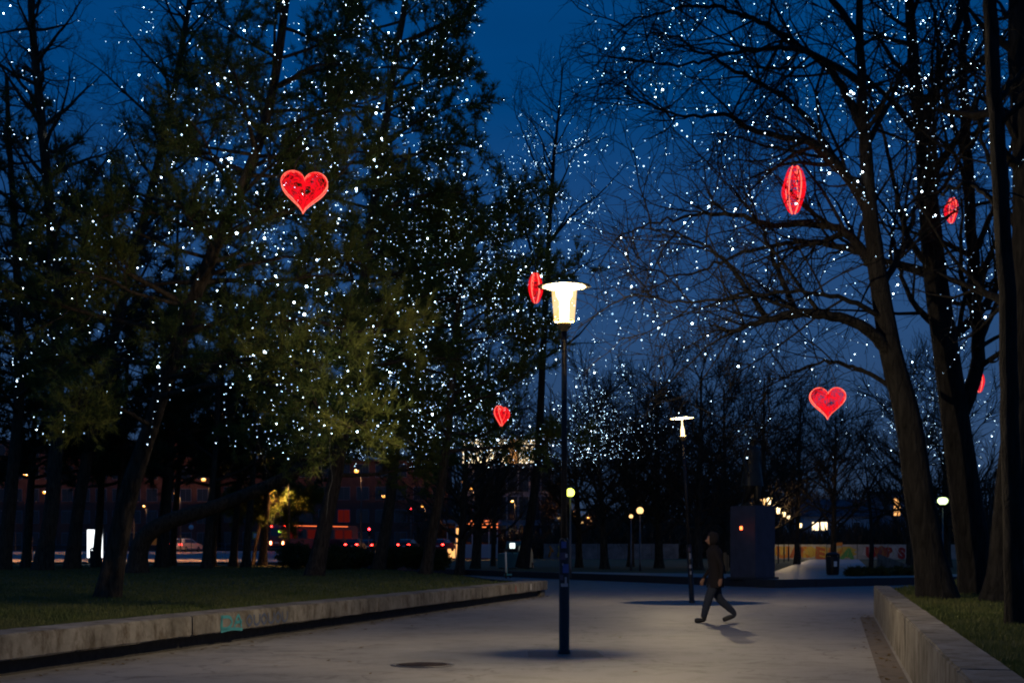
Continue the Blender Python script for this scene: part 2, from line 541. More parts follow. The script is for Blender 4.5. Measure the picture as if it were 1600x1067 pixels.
def lawn_right(Y):
    if Y < 44.7: return left_line(Y) - 0.60
    return max(-60.0, float(np.interp(Y, [44.7, 48, 55, 65, 80, 112], [left_line(44.7) - 0.4, -0.6, -1.6, -3.4, -8, -14])))


grid_sheet('lawn_left', -220, 0, -20, 112, lambda Y: 0.40, M['grass'], 4, 66, lawn_right)
mbk = MB()
for i in range(5):   # earth edge where the lawn ends behind the wall
    ys = [44.7, 50, 58, 68, 84, 112]
    a, b = (lawn_right(ys[i]), ys[i]), (lawn_right(ys[i + 1]), ys[i + 1])
    mbk.add([(a[0], a[1], 0.44), (b[0], b[1], 0.44), (b[0], b[1], -0.06), (a[0], a[1], -0.06)], [(0, 1, 2, 3)])
o = mbk.build('lawn_edge', M['soil']); o['kind'] = 'structure'
grid_sheet('pavement', -260, -14, 112, 121, lambda Y: float(road_z(Y)) + 0.01, M['sand'], 2, 6)
grid_sheet('road', -300, -14, 121, 260, lambda Y: float(road_z(Y)), M['road'], 2, 20)
sheet('lawn_right', [(right_line(-20) + 0.36, -20), (90, -20), (90, 56), (22, 56), (right_line(32.0) + 0.36, 32.0)], 0.55, M['grass'])
mbk = MB()
for a, b in (((22, 56), (right_line(32.0) + 0.36, 32.0)), ((90, 56), (22, 56))):
    mbk.add([(a[0], a[1], 0.55), (b[0], b[1], 0.55), (b[0], b[1], -0.06), (a[0], a[1], -0.06)], [(0, 1, 2, 3)])
o = mbk.build('lawn_edge', M['soil']); o['kind'] = 'structure'

TER = [(10.1, 54.7), (17.6, 60.0), (60, 92), (140, 260), (-14, 260), (-14, 125), (-6, 92), (1.7, 73.4)]
sheet('terrace', TER, 0.30, M['grass'])
# stone step along the terrace edge: riser and a paved rim
edge = [np.array(p, float) for p in [(-14, 125), (-6, 92), (1.7, 73.4), (10.1, 54.7), (17.6, 60.0), (60, 92)]]
mb = MB()
for i in range(len(edge) - 1):
    a, b = edge[i], edge[i + 1]
    L = np.linalg.norm(b - a); nseg = max(1, int(L / 2.0))
    d = (b - a) / L; nn = np.array([-d[1], d[0]])
    for k in range(nseg):
        c = a + d * (k + 0.5) * L / nseg
        mb = MB().box((c[0] + nn[0] * 0.25, c[1] + nn[1] * 0.25, 0.125), (L / nseg - 0.012, 0.5, 0.372), math.atan2(d[1], d[0]), 0.01)
        if i == 0 and k == 0:
            STEP = mb.build('stone_step', M['granite']); STEP['kind'] = 'structure'
        else:
            mb.build('kerb_stone', M['granite'], STEP)


def strip(a, b, w0, w1):
    a = np.array(a, float); b = np.array(b, float)
    d = (b - a) / np.linalg.norm(b - a); nn = np.array([-d[1], d[0]])
    return [tuple(a + nn * w0), tuple(b + nn * w0), tuple(b + nn * w1), tuple(a + nn * w1)]


sheet('pavement', [(10.1, 55.3), (17.4, 60.5), (27, 67.5), (25, 70), (16, 66), (7, 72), (3.2, 76), (2.2, 73.6)], 0.306, M['path'])
LAMP_A = np.array([4.93, 38.95])


def lamp_line(Y): return 4.93 + 0.2276 * (Y - 38.95)


sheet('path', [(lamp_line(62) + 0.6, 62), (lamp_line(62) + 6.2, 64), (lamp_line(189) + 7.0, 189), (lamp_line(189) + 0.6, 189)], 0.312, M['path'])

# ------------------------------------------------------------------ low concrete walls
def seat_wall(name, label, p0, p1, width, z0, z1, side, seglen, recess):
    p0 = np.array(p0, float); p1 = np.array(p1, float)
    L = np.linalg.norm(p1 - p0); d = (p1 - p0) / L; nn = np.array([-d[1], d[0]])
    root = empty(name, (p0[0], p0[1], 0), 0, label, 'wall')
    n = int(round(L / seglen))
    for k in range(n):
        c = p0 + d * (k + 0.5) * L / n + nn * side * width / 2 - p0
        bm = bmesh.new()
        bmesh.ops.create_cube(bm, size=1)
        for v in bm.verts:
            v.co = Vector((v.co.x * (L / n - 0.007), v.co.y * width, v.co.z * (z1 - z0)))
        bmesh.ops.bevel(bm, geom=bm.edges[:], offset=0.018, segments=2, affect='EDGES')
        bmesh.ops.subdivide_edges(bm, edges=[e for e in bm.edges if e.calc_length() > 1], cuts=24)
        for v in bm.verts:
            v.co += Vector((random.uniform(-1, 1), random.uniform(-1, 1), random.uniform(-1, 1))) * 0.004
        me = bpy.data.meshes.new('concrete_block')
        bm.to_mesh(me); bm.free()
        o = link('concrete_block', me, M['conc'], root)
        o.location = (c[0], c[1], (z0 + z1) / 2 + random.uniform(-0.006, 0.006))
        o.rotation_euler = (0, 0, math.atan2(d[1], d[0]))
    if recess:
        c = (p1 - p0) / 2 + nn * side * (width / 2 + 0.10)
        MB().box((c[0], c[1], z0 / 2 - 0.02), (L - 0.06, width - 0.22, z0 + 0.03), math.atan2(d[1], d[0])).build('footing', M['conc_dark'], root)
    return root


WL0 = np.array([left_line(4.0), 4.0]); WL1 = np.array([1.13, 45.0])
LWALL = seat_wall('seat_wall', 'long low concrete seat wall with graffiti along the dark lawn', WL0, WL1, 0.66, 0.19, 0.485, 1, 8.3, True)
RWALL = seat_wall('garden_wall', 'low brownish concrete retaining wall below the big bare trees', (right_line(2.0), 2.0), (right_line(32.2), 32.2), 0.36, -0.05, 0.63, -1, 7.6, False)
# end block of the left wall that reaches the paving
MB().box((WL1[0] - WL0[0] - 0.30, 45.0 - 4.0 - 0.14, 0.085), (0.66, 0.3, 0.17), math.atan2(0.9747, 0.2237), 0.01).build('end_block', M['conc'], LWALL)
# gutter strip beside the right wall
a = (right_line(2.0) - 0.34, 2.0); b = (right_line(30.5) - 0.34, 30.5)
sheet('gutter', [a, (a[0] + 0.30, a[1]), (b[0] + 0.30, b[1]), b], 0.005, material('damp_gutter', (0.06, 0.05, 0.045), 0.8, noise=(0.11, 0.09, 0.08), scale=3))

# graffiti scrawl on the left wall (paint strokes, flat on its face)
ang = math.atan2(0.9747, 0.2237)


def wall_pt(s, h):
    """s metres back along the wall from its far end, h height; 4 mm proud of the face"""
    p = WL1 - (WL1 - WL0) / np.linalg.norm(WL1 - WL0) * s
    dd = (WL1 - WL0) / np.linalg.norm(WL1 - WL0)
    q = p + np.array([dd[1], -dd[0]]) * 0.006
    return np.array([q[0], q[1], h])


def scrawl(name, label, strokes, s0, h0, scale, mat, w=0.018, sx=1.0):
    root = empty(name, tuple(wall_pt(s0, h0)), 0, label, 'graffiti')
    for st in strokes:
        pts = spline([(x * sx, y) for x, y in st], max(6, 5 * len(st)))
        mb = MB(); vs = []
        for i, (x, y) in enumerate(pts):
            t = pts[min(i + 1, len(pts) - 1)] - pts[max(i - 1, 0)]
            t = t / (np.linalg.norm(t) + 1e-9)
            nx, ny = -t[1], t[0]
            for sg in (-1, 1):
                q = wall_pt(s0 - (x + nx * sg * w / scale) * scale, h0 + (y + ny * sg * w / scale) * scale) - wall_pt(s0, h0)
                vs.append(q)
        n = len(pts)
        mb.add(vs, [(2 * i, 2 * i + 1, 2 * i + 3, 2 * i + 2) for i in range(n - 1)])
        mb.build('paint_stroke', mat, root)
    return root


M['spray_teal'] = material('teal_spray_paint', (0.04, 0.22, 0.25), 0.7)
M['spray_blue'] = material('grey_blue_spray_paint', (0.06, 0.08, 0.13), 0.7)
M['spray_white'] = material('white_spray_paint', (0.5, 0.48, 0.45), 0.7)
M['spray_red'] = material('dull_red_spray_paint', (0.22, 0.07, 0.06), 0.7)
DA = [[(0, 0), (0.1, 1), (0.1, 0)], [(0, 1), (0.8, 0.9), (1.0, 0.4), (0.6, 0), (0, 0.05)], [(1.2, 0), (1.6, 1), (1.9, 0.0)], [(1.3, 0.4), (1.95, 0.45)], [(0.0, -0.2), (1.0, -0.1), (2.0, -0.25)]]
scrawl('graffiti_tag', 'teal spray paint letters on the face of the seat wall', DA, 24.3, 0.25, 0.18, M['spray_teal'], 0.024, 2.2)
JU = []
x = 0
for k in range(6):
    JU.append([(x, 1), (x + 0.05, 0.2), (x + 0.4, 0.0), (x + 0.7, 0.3), (x + 0.75, 1)] if k % 2 else [(x + 0.35, 1), (x, 0.5), (x + 0.35, 0), (x + 0.7, 0.5), (x + 0.36, 1)])
    x += 0.95
scrawl('graffiti_tag', 'faint grey blue looping graffiti beside the teal letters on the wall', JU, 23.35, 0.25, 0.165, M['spray_blue'], 0.02, 1.85)
scrawl('graffiti_tag', 'small white tag near the far end of the seat wall', [[(0, 0), (0.3, 1), (0.5, 0)], [(0.5, 0.8), (0.9, 1), (0.7, 0), (1.1, 0.4)], [(0, 0.4), (1.1, 0.6)]], 2.6, 0.25, 0.18, M['spray_white'], 0.02)
scrawl('graffiti_tag', 'dull red smear near the far end of the seat wall', [[(0, 0), (0.1, 1)], [(0.3, 0), (0.35, 1)], [(0.6, 0.1), (0.62, 0.9)]], 4.6, 0.24, 0.2, M['spray_red'], 0.03)

# ------------------------------------------------------------------ manhole and base patches
mh = empty('manhole_cover', (-1.11, 17.7, 0.0), 0, 'round dark manhole cover set in the plaza paving', 'manhole')
MB().lathe([(0.40, 0.004), (0.40, 0.010), (0.345, 0.011), (0.345, 0.004)], seg=40, cap=False).build('rim', M['steel'], mh)
mb = MB().lathe([(0.335, 0.003), (0.335, 0.009), (0.0, 0.009)], seg=40, cap=False)
for k in range(-5, 6):
    hw = math.sqrt(0.30 ** 2 - (k * 0.055) ** 2)
    mb.box((0, k * 0.055, 0.012), (2 * hw, 0.02, 0.008))
mb.build('cover', material('cast_iron', (0.06, 0.045, 0.04), 0.6, 0.5, noise=(0.09, 0.06, 0.05)), mh)
sheet('lamp_base_patch', [(0.72 + dx * 0.5, 19.6 + dy * 0.55) for dx, dy in ((-1, -1.2), (1.05, -1), (0.95, 1.1), (-1, 1))], 0.004, material('darker_asphalt', (0.12, 0.115, 0.11), 0.8, noise=(0.17, 0.16, 0.15)))  # slightly darker ground patch round the near lamp's base


# ------------------------------------------------------------------ trees
class Skel:
    def __init__(self):
        self.t = []           # (pts, radii, level)

    def limb(self, pts, r0, r1, level, n=None, jit=0.0):
        pts = np.asarray(pts, float)
        n = n or max(6, 4 * len(pts))
        q = spline(pts, n)
        if jit:
            q[1:] += RNG.normal(0, jit, (n - 1, 3)) * np.linspace(0.2, 1, n - 1)[:, None]
        r = np.linspace(r0 ** 0.8, r1 ** 0.8, n) ** 1.25
        self.t.append((q, r, level))
        return q, r

    def shoot(self, p, d, L, r0, r1, level, nseg, wander, up):
        g = random.gauss
        x, y, z = float(p[0]), float(p[1]), float(p[2])
        a, b, c = float(d[0]), float(d[1]), float(d[2])
        m = math.sqrt(a * a + b * b + c * c) + 1e-9
        a /= m; b /= m; c /= m
        st = L / nseg
        q = [(x, y, z)]
        for k in range(nseg):
            a += g(0, wander); b += g(0, wander); c += g(0, wander) + up
            m = math.sqrt(a * a + b * b + c * c) + 1e-9
            a /= m; b /= m; c /= m
            x += a * st; y += b * st; z += c * st
            q.append((x, y, z))
        r = [r0 + (r1 - r0) * k / nseg for k in range(nseg + 1)]
        self.t.append((q, r, level))
        return q, r

    def ramify(self, q, r, level, cfg):
        """cfg[level]: (branches per metre, length lo, hi, angle, wander, up, nseg, min r)"""
        if level >= len(cfg): return
        dens, lo, hi, ang, wander, up, nseg, rmin = cfg[level]
        g = random.gauss; uni = random.uniform
        L = sum(math.dist(q[i], q[i + 1]) for i in range(len(q) - 1))
        nf = dens * L
        n = int(nf) + (random.random() < nf - int(nf))
        for _ in range(n):
            t = uni(0.12, 1.0)
            u = t * (len(q) - 1); i = min(int(u), len(q) - 2); f = u - i
            p0, p1 = q[i], q[i + 1]
            p = [p0[k] * (1 - f) + p1[k] * f for k in range(3)]
            rr = r[i] * (1 - f) + r[i + 1] * f
            tg = [p1[k] - p0[k] for k in range(3)]
            m = math.sqrt(tg[0] ** 2 + tg[1] ** 2 + tg[2] ** 2) + 1e-9
            tg = [a / m for a in tg]
            pv = [g(0, 1), g(0, 1), g(0, 1)]
            dt = sum(pv[k] * tg[k] for k in range(3))
            pv = [pv[k] - tg[k] * dt for k in range(3)]
            m = math.sqrt(pv[0] ** 2 + pv[1] ** 2 + pv[2] ** 2) + 1e-9
            a = math.radians(ang + g(0, 12))
            ca, sa = math.cos(a), math.sin(a) / m
            d = [tg[k] * ca + pv[k] * sa for k in range(3)]
            Lb = uni(lo, hi) * (1.15 - 0.55 * t)
            r0 = max(rmin, rr * uni(0.4, 0.62))
            q2, r2 = self.shoot(p, d, Lb, r0, max(rmin * 0.55, r0 * 0.25), level + 1, nseg, wander, up)
            self.ramify(q2, r2, level + 1, cfg)

    def arrays(self, levels, sides, k0=0):
        """vertices and quads of all tubes of these levels, worked out in batches"""
        grp = {}
        for q, r, lv in self.t:
            if lv in levels: grp.setdefault((len(q), sides[min(lv, len(sides) - 1)]), []).append((q, r))
        Vs = []; Fs = []; k = k0
        for (n, sd), lst in grp.items():
            Q = np.array([np.asarray(a) for a, _ in lst]); R = np.array([np.asarray(b) for _, b in lst])
            T = np.gradient(Q, axis=1); T /= np.linalg.norm(T, axis=2, keepdims=True) + 1e-9
            mz = np.abs(T.mean(1))[:, 2] < 0.75
            ref = np.where(mz[:, None], np.array([[0, 0, 1.0]]), np.array([[1.0, 0, 0]]))[:, None, :]
            A = np.cross(T, np.broadcast_to(ref, T.shape)); A /= np.linalg.norm(A, axis=2, keepdims=True) + 1e-9
            B = np.cross(T, A)
            an = np.arange(sd) * 2 * math.pi / sd
            V = Q[:, :, None, :] + R[:, :, None, None] * (np.cos(an)[None, None, :, None] * A[:, :, None, :] + np.sin(an)[None, None, :, None] * B[:, :, None, :])
            i = np.arange(n - 1)[:, None] * sd; c = np.arange(sd)[None, :]; c2 = (c + 1) % sd
            F = np.stack([i + c, i + c2, i + sd + c2, i + sd + c], -1).reshape(-1, 4)
            F = (F[None] + (np.arange(len(lst)) * n * sd)[:, None, None]).reshape(-1, 4) + k
            V = V.reshape(-1, 3)
            Vs.append(V); Fs.append(F); k += len(V)
        if not Vs: return None, None
        return np.vstack(Vs), np.vstack(Fs)

    def mesh(self, name, levels, sides, origin=(0, 0, 0)):
        V, F = self.arrays(levels, sides)
        if V is None: return None
        return mesh_np(name, V - np.asarray(origin), [F], True)

    def points(self, levels):
        return np.vstack([np.asarray(q) for q, r, lv in self.t if lv in levels])


def tufts(Pp, D, k, length, width, spread=0.9):
    """k needles from each point: thin triangles"""
    n = len(Pp)
    Pp = np.repeat(Pp, k, 0); D = np.repeat(D, k, 0)
    d = D * 0.75 + RNG.normal(0, 1, (n * k, 3)) * spread * 0.62
    d /= np.linalg.norm(d, axis=1, keepdims=True) + 1e-9
    L = length * RNG.uniform(0.65, 1.2, (n * k, 1))
    s = np.cross(d, RNG.normal(0, 1, (n * k, 3))); s /= np.linalg.norm(s, axis=1, keepdims=True) + 1e-9
    w = width * RNG.uniform(0.7, 1.3, (n * k, 1))
    Pp = Pp + RNG.normal(0, 0.02, Pp.shape)
    V = np.stack([Pp + s * w * 0.5, Pp + d * L, Pp - s * w * 0.5], 1).reshape(-1, 3)
    F = np.arange(n * k * 3).reshape(-1, 3)
    return V, F


def base_of(sk): return sk.t[0][0][0]


def tree_root(name, sk, label, group=None):
    b = base_of(sk)
    return empty(name, (b[0], b[1], b[2]), 0, label, 'tree', group), b


def finish_tree(name, sk, label, bark, group=None, trunk_levels=(0, 1), needles=None, sides=(14, 8, 5, 3, 3)):
    root, b = tree_root(name, sk, label, group)
    top = max(lv for _, _, lv in sk.t)
    link('trunk', sk.mesh('trunk', set(trunk_levels), sides, b), bark, root)
    up = set(range(max(trunk_levels) + 1, top + 1))
    if needles is None:
        me = sk.mesh('crown', up, sides, b) if up else None
        if me: link('crown', me, bark, root)
    else:                        # needles and the twigs that carry them
        V, F, mat = needles
        Vt, Ft = sk.arrays(up, (3,), len(V))
        me = mesh_np('crown', np.vstack([V, Vt]) - b, [F, Ft])
        me.materials.append(mat); me.materials.append(bark)
        mi = np.zeros(len(me.polygons), dtype=np.int32); mi[len(F):] = 1
        me.polygons.foreach_set('material_index', mi)
        link('crown', me, None, root)
    return root


CFG_BARE = [None, (1.5, 1.2, 2.8, 50, 0.16, 0.02, 6, 0.014), (2.3, 0.6, 1.4, 48, 0.18, 0.01, 5, 0.008), (3.2, 0.25, 0.8, 45, 0.2, 0.0, 2, 0.0055)]
TREES = {}


def bare_tree(name, label, trunk, Y, w0, w1, limbs=(), auto=0, group=None, cfg=CFG_BARE, bark='bark_grey', ydev=0.0, auto_len=(2.5, 5.0), t0=0.35, dens=1.0):
    """trunk: photo points of the stem; limbs: ([(px,py),...], r0, r1, y offset at tip)"""
    sk = Skel()
    pts = [P(x, y, Y + ydev * i / max(1, len(trunk) - 1)) for i, (x, y) in enumerate(trunk)]
    pts[0][2] -= 0.15
    q, r = sk.limb(pts, w0 / 2, w1 / 2, 0, n=28, jit=0.012)
    r[0] *= 1.45; r[1] *= 1.18                       # root flare
    for lp, r0, r1, dy in limbs:
        lq = [P(x, y, Y + dy * i / max(1, len(lp) - 1)) for i, (x, y) in enumerate(lp)]
        sk.limb(lq, r0, r1, 1, n=6 * len(lp), jit=0.03)
    for k in range(auto):
        u = (t0 + (0.98 - t0) * (k + RNG.uniform(0, 1)) / auto) * (len(q) - 1); i = min(int(u), len(q) - 2)
        az = k * 2.4 + RNG.uniform(-0.5, 0.5)
        el = RNG.uniform(0.15, 0.9)
        d = np.array([math.cos(az) * math.cos(el), math.sin(az) * math.cos(el), math.sin(el)])
        frac = (u / (len(q) - 1) - t0) / (1 - t0)
        sk.shoot(q[i], d, RNG.uniform(*auto_len) * (1.1 - 0.6 * frac), max(r[i] * 0.5, 0.02), 0.012, 1, 9, 0.10, 0.05)
    c2 = [None] + [(c[0] * dens, *c[1:]) for c in cfg[1:]]
    for q1, r1, lv in list(sk.t):
        if lv == 1: sk.ramify(q1, r1, 1, c2)
    nn = len(q) // 2
    sk.ramify(q[nn:], r[nn:], 0, [(0.8 * dens, 1.0, 2.2, 55, 0.15, 0.04, 5, 0.014)] + c2[2:])
    root = finish_tree(name, sk, label, M[bark], group)
    TREES[label] = sk
    return root, sk


CFG_PINE = [None, (4.6, 0.5, 1.6, 48, 0.14, 0.06, 5, 0.010), (4.6, 0.25, 0.7, 45, 0.12, 0.10, 2, 0.006)]


def pine_tree(name, label, trunk, Y, w0, w1, boughs=(), auto=26, prof=None, group=None, mat='needle', bark='bark', k=18, nl=0.18, nw=0.014, per=3.0, t0=0.3, ydev=0.0, dens=1.0, auto_dir=None, start=0.35):
    sk = Skel()
    pts = [P(x, y, Y + ydev * i / max(1, len(trunk) - 1)) for i, (x, y) in enumerate(trunk)]
    pts[0][2] -= 0.15
    q, r = sk.limb(pts, w0 / 2, w1 / 2, 0, n=30, jit=0.01)
    r[0] *= 1.35; r[1] *= 1.12
    for lp, r0, r1, dy in boughs:
        lq = [P(x, y, Y + dy * i / max(1, len(lp) - 1)) for i, (x, y) in enumerate(lp)]
        sk.limb(lq, r0, r1, 1, n=5 * len(lp), jit=0.03)
    prof = prof or (lambda f: 4.2 * (1 - f) ** 0.6 + 0.8)
    for i_ in range(auto):
        f = (i_ + RNG.uniform(0, 1)) / auto
        u = (t0 + (0.99 - t0) * f) * (len(q) - 1); i = min(int(u), len(q) - 2)
        az = i_ * 2.39996 + RNG.uniform(-0.4, 0.4)
        if auto_dir is not None and RNG.uniform() < 0.5: az = auto_dir + RNG.normal(0, 0.7)
        el = RNG.uniform(-0.05, 0.35)
        d = np.array([math.cos(az) * math.cos(el), math.sin(az) * math.cos(el), math.sin(el)])
        L = prof(f) * RNG.uniform(0.7, 1.15)
        sk.shoot(q[i], d, L, max(0.02, min(r[i] * 0.5, 0.02 * L)), 0.012, 1, 8, 0.07, 0.02)
    c2 = [None] + [(c[0] * dens, *c[1:]) for c in CFG_PINE[1:]]
    for q1, r1, lv in list(sk.t):
        if lv == 1:
            s = int(len(q1) * start)
            sk.ramify(q1[s:], r1[s:], 1, c2)
    PT = []; DT = []
    for q1, r1, lv in sk.t:
        if lv < 2: continue
        L = math.dist(q1[0], q1[-1])
        n = max(2, int(L * per * 2 + 1))
        for u in np.linspace(0.45 if lv == 2 else 0.3, 1.0, n):
            v = u * (len(q1) - 1); i = min(int(v), len(q1) - 2); f = v - i
            a_, b_ = np.asarray(q1[i]), np.asarray(q1[i + 1])
            PT.append(a_ * (1 - f) + b_ * f)
            t = b_ - a_
            DT.append(t / (np.linalg.norm(t) + 1e-9) + np.array([0, 0, 0.25]))
    V, F = tufts(np.array(PT), np.array(DT), k, nl, nw)
    root = finish_tree(name, sk, label, M[bark], group, needles=(V, F, M[mat]), sides=(12, 7, 4, 3))
    TREES[label] = sk
    return root, sk


# --- right-hand side: big bare trees
R1, skR1 = bare_tree('bare_tree', 'big bare tree with a long forked side limb above the retaining wall',
    [(1468, 940), (1440, 800), (1418, 650), (1390, 540), (1372, 430), (1358, 320), (1350, 200), (1345, 90), (1340, -60)], 25.8, 0.60, 0.10,
    [([(1398, 560), (1345, 508), (1265, 490), (1205, 497), (1150, 517), (1105, 503)], 0.13, 0.018, -1.5),
     ([(1197, 496), (1155, 435), (1118, 395), (1060, 365), (1000, 352)], 0.055, 0.010, -1.0),
     ([(1245, 490), (1215, 420), (1192, 362), (1165, 320), (1120, 270)], 0.06, 0.010, 0.6),
     ([(1374, 430), (1330, 372), (1290, 352), (1200, 350), (1120, 332), (1040, 345), (965, 372)], 0.10, 0.012, 1.5),
     ([(1360, 320), (1300, 250), (1262, 222), (1180, 205), (1130, 178), (1060, 182), (975, 150)], 0.095, 0.012, -2.0),
     ([(1352, 215), (1310, 125), (1250, 72), (1180, 32), (1100, 10), (1020, 22), (955, 55)], 0.085, 0.012, 1.0),
     ([(1368, 400), (1310, 385), (1240, 378), (1150, 398), (1070, 430), (985, 415)], 0.07, 0.010, 2.5),
     ([(1347, 130), (1270, 85), (1210, 76), (1140, 86), (1070, 100), (990, 95)], 0.07, 0.010, -2.5),
     ([(1360, 340), (1310, 255), (1235, 158), (1150, 112), (1060, 62), (970, 50)], 0.08, 0.010, 3.0),
     ([(1345, 60), (1290, -10), (1220, -50), (1140, -60), (1060, -40)], 0.07, 0.012, 0.5),
     ([(1382, 500), (1330, 470), (1250, 455), (1150, 465), (1050, 470), (960, 455)], 0.055, 0.010, -2.5),
     ([(1405, 610), (1350, 580), (1300, 565), (1240, 580), (1180, 620)], 0.05, 0.010, 2.0),
     ([(1376, 450), (1415, 380), (1435, 300), (1460, 220), (1470, 120)], 0.07, 0.012, 2.0),
     ([(1352, 230), (1390, 160), (1420, 90), (1470, 30)], 0.06, 0.012, 1.5)], dens=1.7)
R2, skR2 = bare_tree('bare_tree', 'thick bare tree with a stem forking into a V beside the slim pale trunk',
    [(1535, 945), (1512, 800), (1492, 650), (1464, 450), (1449, 300), (1441, 205), (1428, 100), (1416, -50)], 28.0, 0.72, 0.16,
    [([(1497, 660), (1528, 560), (1520, 400), (1512, 236), (1506, 100), (1515, -40)], 0.16, 0.07, 1.0),
     ([(1442, 215), (1470, 115), (1497, 32), (1506, -30)], 0.10, 0.06, 0.6),
     ([(1512, 260), (1480, 160), (1465, 60), (1450, -20)], 0.06, 0.02, -1.0),
     ([(1460, 430), (1415, 360), (1395, 270), (1370, 180), (1330, 100)], 0.07, 0.012, -2.0),
     ([(1475, 520), (1425, 470), (1400, 400), (1385, 330)], 0.08, 0.015, 1.6),
     ([(1520, 400), (1555, 320), (1580, 220), (1610, 120)], 0.07, 0.012, -1.5),
     ([(1512, 240), (1550, 160), (1590, 110), (1640, 60)], 0.06, 0.012, 2.0),
     ([(1528, 545), (1560, 470), (1600, 420), (1650, 380)], 0.06, 0.012, 1.0)], auto=8, dens=1.3, auto_len=(2, 4))
R4, skR4 = bare_tree('bare_tree', 'slim pale trunk standing nearest at the edge of the right lawn',
    [(1588, 985), (1583, 850), (1578, 650), (1574, 480), (1560, 250), (1552, 100), (1545, -60)], 16.3, 0.24, 0.15,
    [([(1566, 330), (1520, 290), (1470, 300), (1420, 320)], 0.035, 0.008, 0.8), ([(1556, 160), (1600, 110), (1650, 80)], 0.04, 0.01, 0.5)], dens=0.5)
R5, skR5 = bare_tree('bare_tree', 'dark bare tree rising close behind the slim pale trunk',
    [(1562, 935), (1575, 800), (1592, 600), (1600, 300), (1592, 100), (1588, -60)], 24.0, 0.55, 0.28,
    [([(1598, 380), (1560, 290), (1530, 200), (1520, 100)], 0.06, 0.012, 1.0), ([(1596, 240), (1560, 150), (1540, 60), (1535, -30)], 0.06, 0.015, -1.0)], auto=6, dens=1.0, auto_len=(2, 3.5))

# --- left-hand side: pines
P1, skP1 = pine_tree('pine_tree', 'leaning pine with a lamp-lit trunk on the lawn near the seat wall',
    [(166, 932), (192, 810), (214, 730), (236, 665), (290, 500), (345, 365), (395, 250), (430, 120), (455, -60)], 30.8, 0.50, 0.16,
    [([(236, 665), (190, 640), (140, 630), (90, 640)], 0.05, 0.012, -5.0),
     ([(250, 620), (330, 600), (420, 600), (500, 640), (575, 665)], 0.07, 0.012, -8.5),
     ([(262, 590), (340, 570), (430, 560), (520, 590)], 0.06, 0.012, -7.5),
     ([(285, 515), (380, 500), (480, 500), (560, 520), (640, 510)], 0.06, 0.012, -4.0),
     ([(300, 480), (220, 460), (150, 430), (110, 420)], 0.05, 0.012, -3.0),
     ([(320, 430), (400, 410), (480, 400), (560, 410)], 0.05, 0.012, 2.0),
     ([(345, 370), (260, 340), (200, 330), (130, 350)], 0.05, 0.012, -2.0),
     ([(362, 325), (395, 332), (430, 322), (452, 345)], 0.06, 0.012, 1.5),
     ([(390, 262), (470, 230), (540, 240), (600, 230)], 0.05, 0.012, 2.0),
     ([(385, 270), (300, 230), (230, 230)], 0.05, 0.012, 1.0),
     ([(425, 140), (500, 100), (560, 110)], 0.05, 0.012, -1.0),
     ([(420, 160), (340, 110), (270, 100)], 0.05, 0.012, 0.5)],
    auto=40, t0=0.44, prof=lambda f: 3.6 - 1.3 * f, dens=1.1, per=2.7, k=16, start=0.28)
P2, skP2 = pine_tree('pine_tree', 'tall dark pine whose right side stands out against the blue sky',
    [(490, 899), (512, 800), (530, 710), (552, 560), (572, 420), (592, 260), (615, 110), (640, -40)], 56.7, 0.68, 0.22,
    [([(590, 280), (650, 240), (710, 225), (760, 235)], 0.09, 0.015, -1),
     ([(598, 230), (650, 190), (710, 165), (768, 160)], 0.09, 0.015, 1),
     ([(610, 140), (660, 90), (700, 50), (722, 30)], 0.08, 0.015, 0),
     ([(605, 170), (660, 130), (710, 100), (735, 95)], 0.08, 0.015, -1),
     ([(585, 330), (640, 310), (700, 300), (745, 300)], 0.08, 0.015, 1)],
    auto=60, t0=0.26, prof=lambda f: 5.0 - 2.0 * f, dens=0.95, nl=0.34, nw=0.036, k=11, per=1.7, start=0.25)
P3, skP3 = pine_tree('pine_tree', 'pine with a pale leaning trunk at the end of the bushes, hung with lights',
    [(664, 897), (676, 830), (692, 740), (706, 600), (715, 480), (730, 380), (745, 290)], 61.6, 0.55, 0.12,
    [([(712, 520), (780, 470), (850, 440), (930, 405)], 0.08, 0.015, -2), ([(728, 400), (790, 330), (830, 300), (880, 300)], 0.07, 0.015, 0)],
    auto=52, t0=0.40, prof=lambda f: 5.4 * (1 - f) ** 0.7 + 1.4, dens=0.95, nl=0.34, nw=0.036, k=11, per=1.7, start=0.25)
P4, skP4 = pine_tree('pine_tree', 'slender dark pine between the two nearer pine trunks',
    [(590, 889), (604, 820), (616, 720), (625, 600), (630, 450), (636, 330), (640, 230)], 76.0, 0.72, 0.15,
    auto=56, t0=0.34, prof=lambda f: 5.0 * (1 - f) ** 0.6 + 1.0, dens=0.8, nl=0.38, nw=0.042, k=11, per=1.6, start=0.25)
LT, skLT = pine_tree('leaning_tree', 'massive dark tree leaning far over to one side above the lawn',
    [(214, 893), (222, 845), (262, 815), (340, 790), (430, 753), (505, 713), (560, 683), (605, 650), (650, 590)], 65.0, 0.95, 0.22,
    [([(445, 748), (500, 694), (540, 650), (575, 570), (590, 480)], 0.20, 0.05, 1.0), ([(560, 683), (620, 660), (680, 660)], 0.10, 0.02, -2)],
    auto=16, t0=0.55, prof=lambda f: 3.2, dens=0.8, nl=0.34, nw=0.034, k=12, per=1.8, mat='needle_dark')

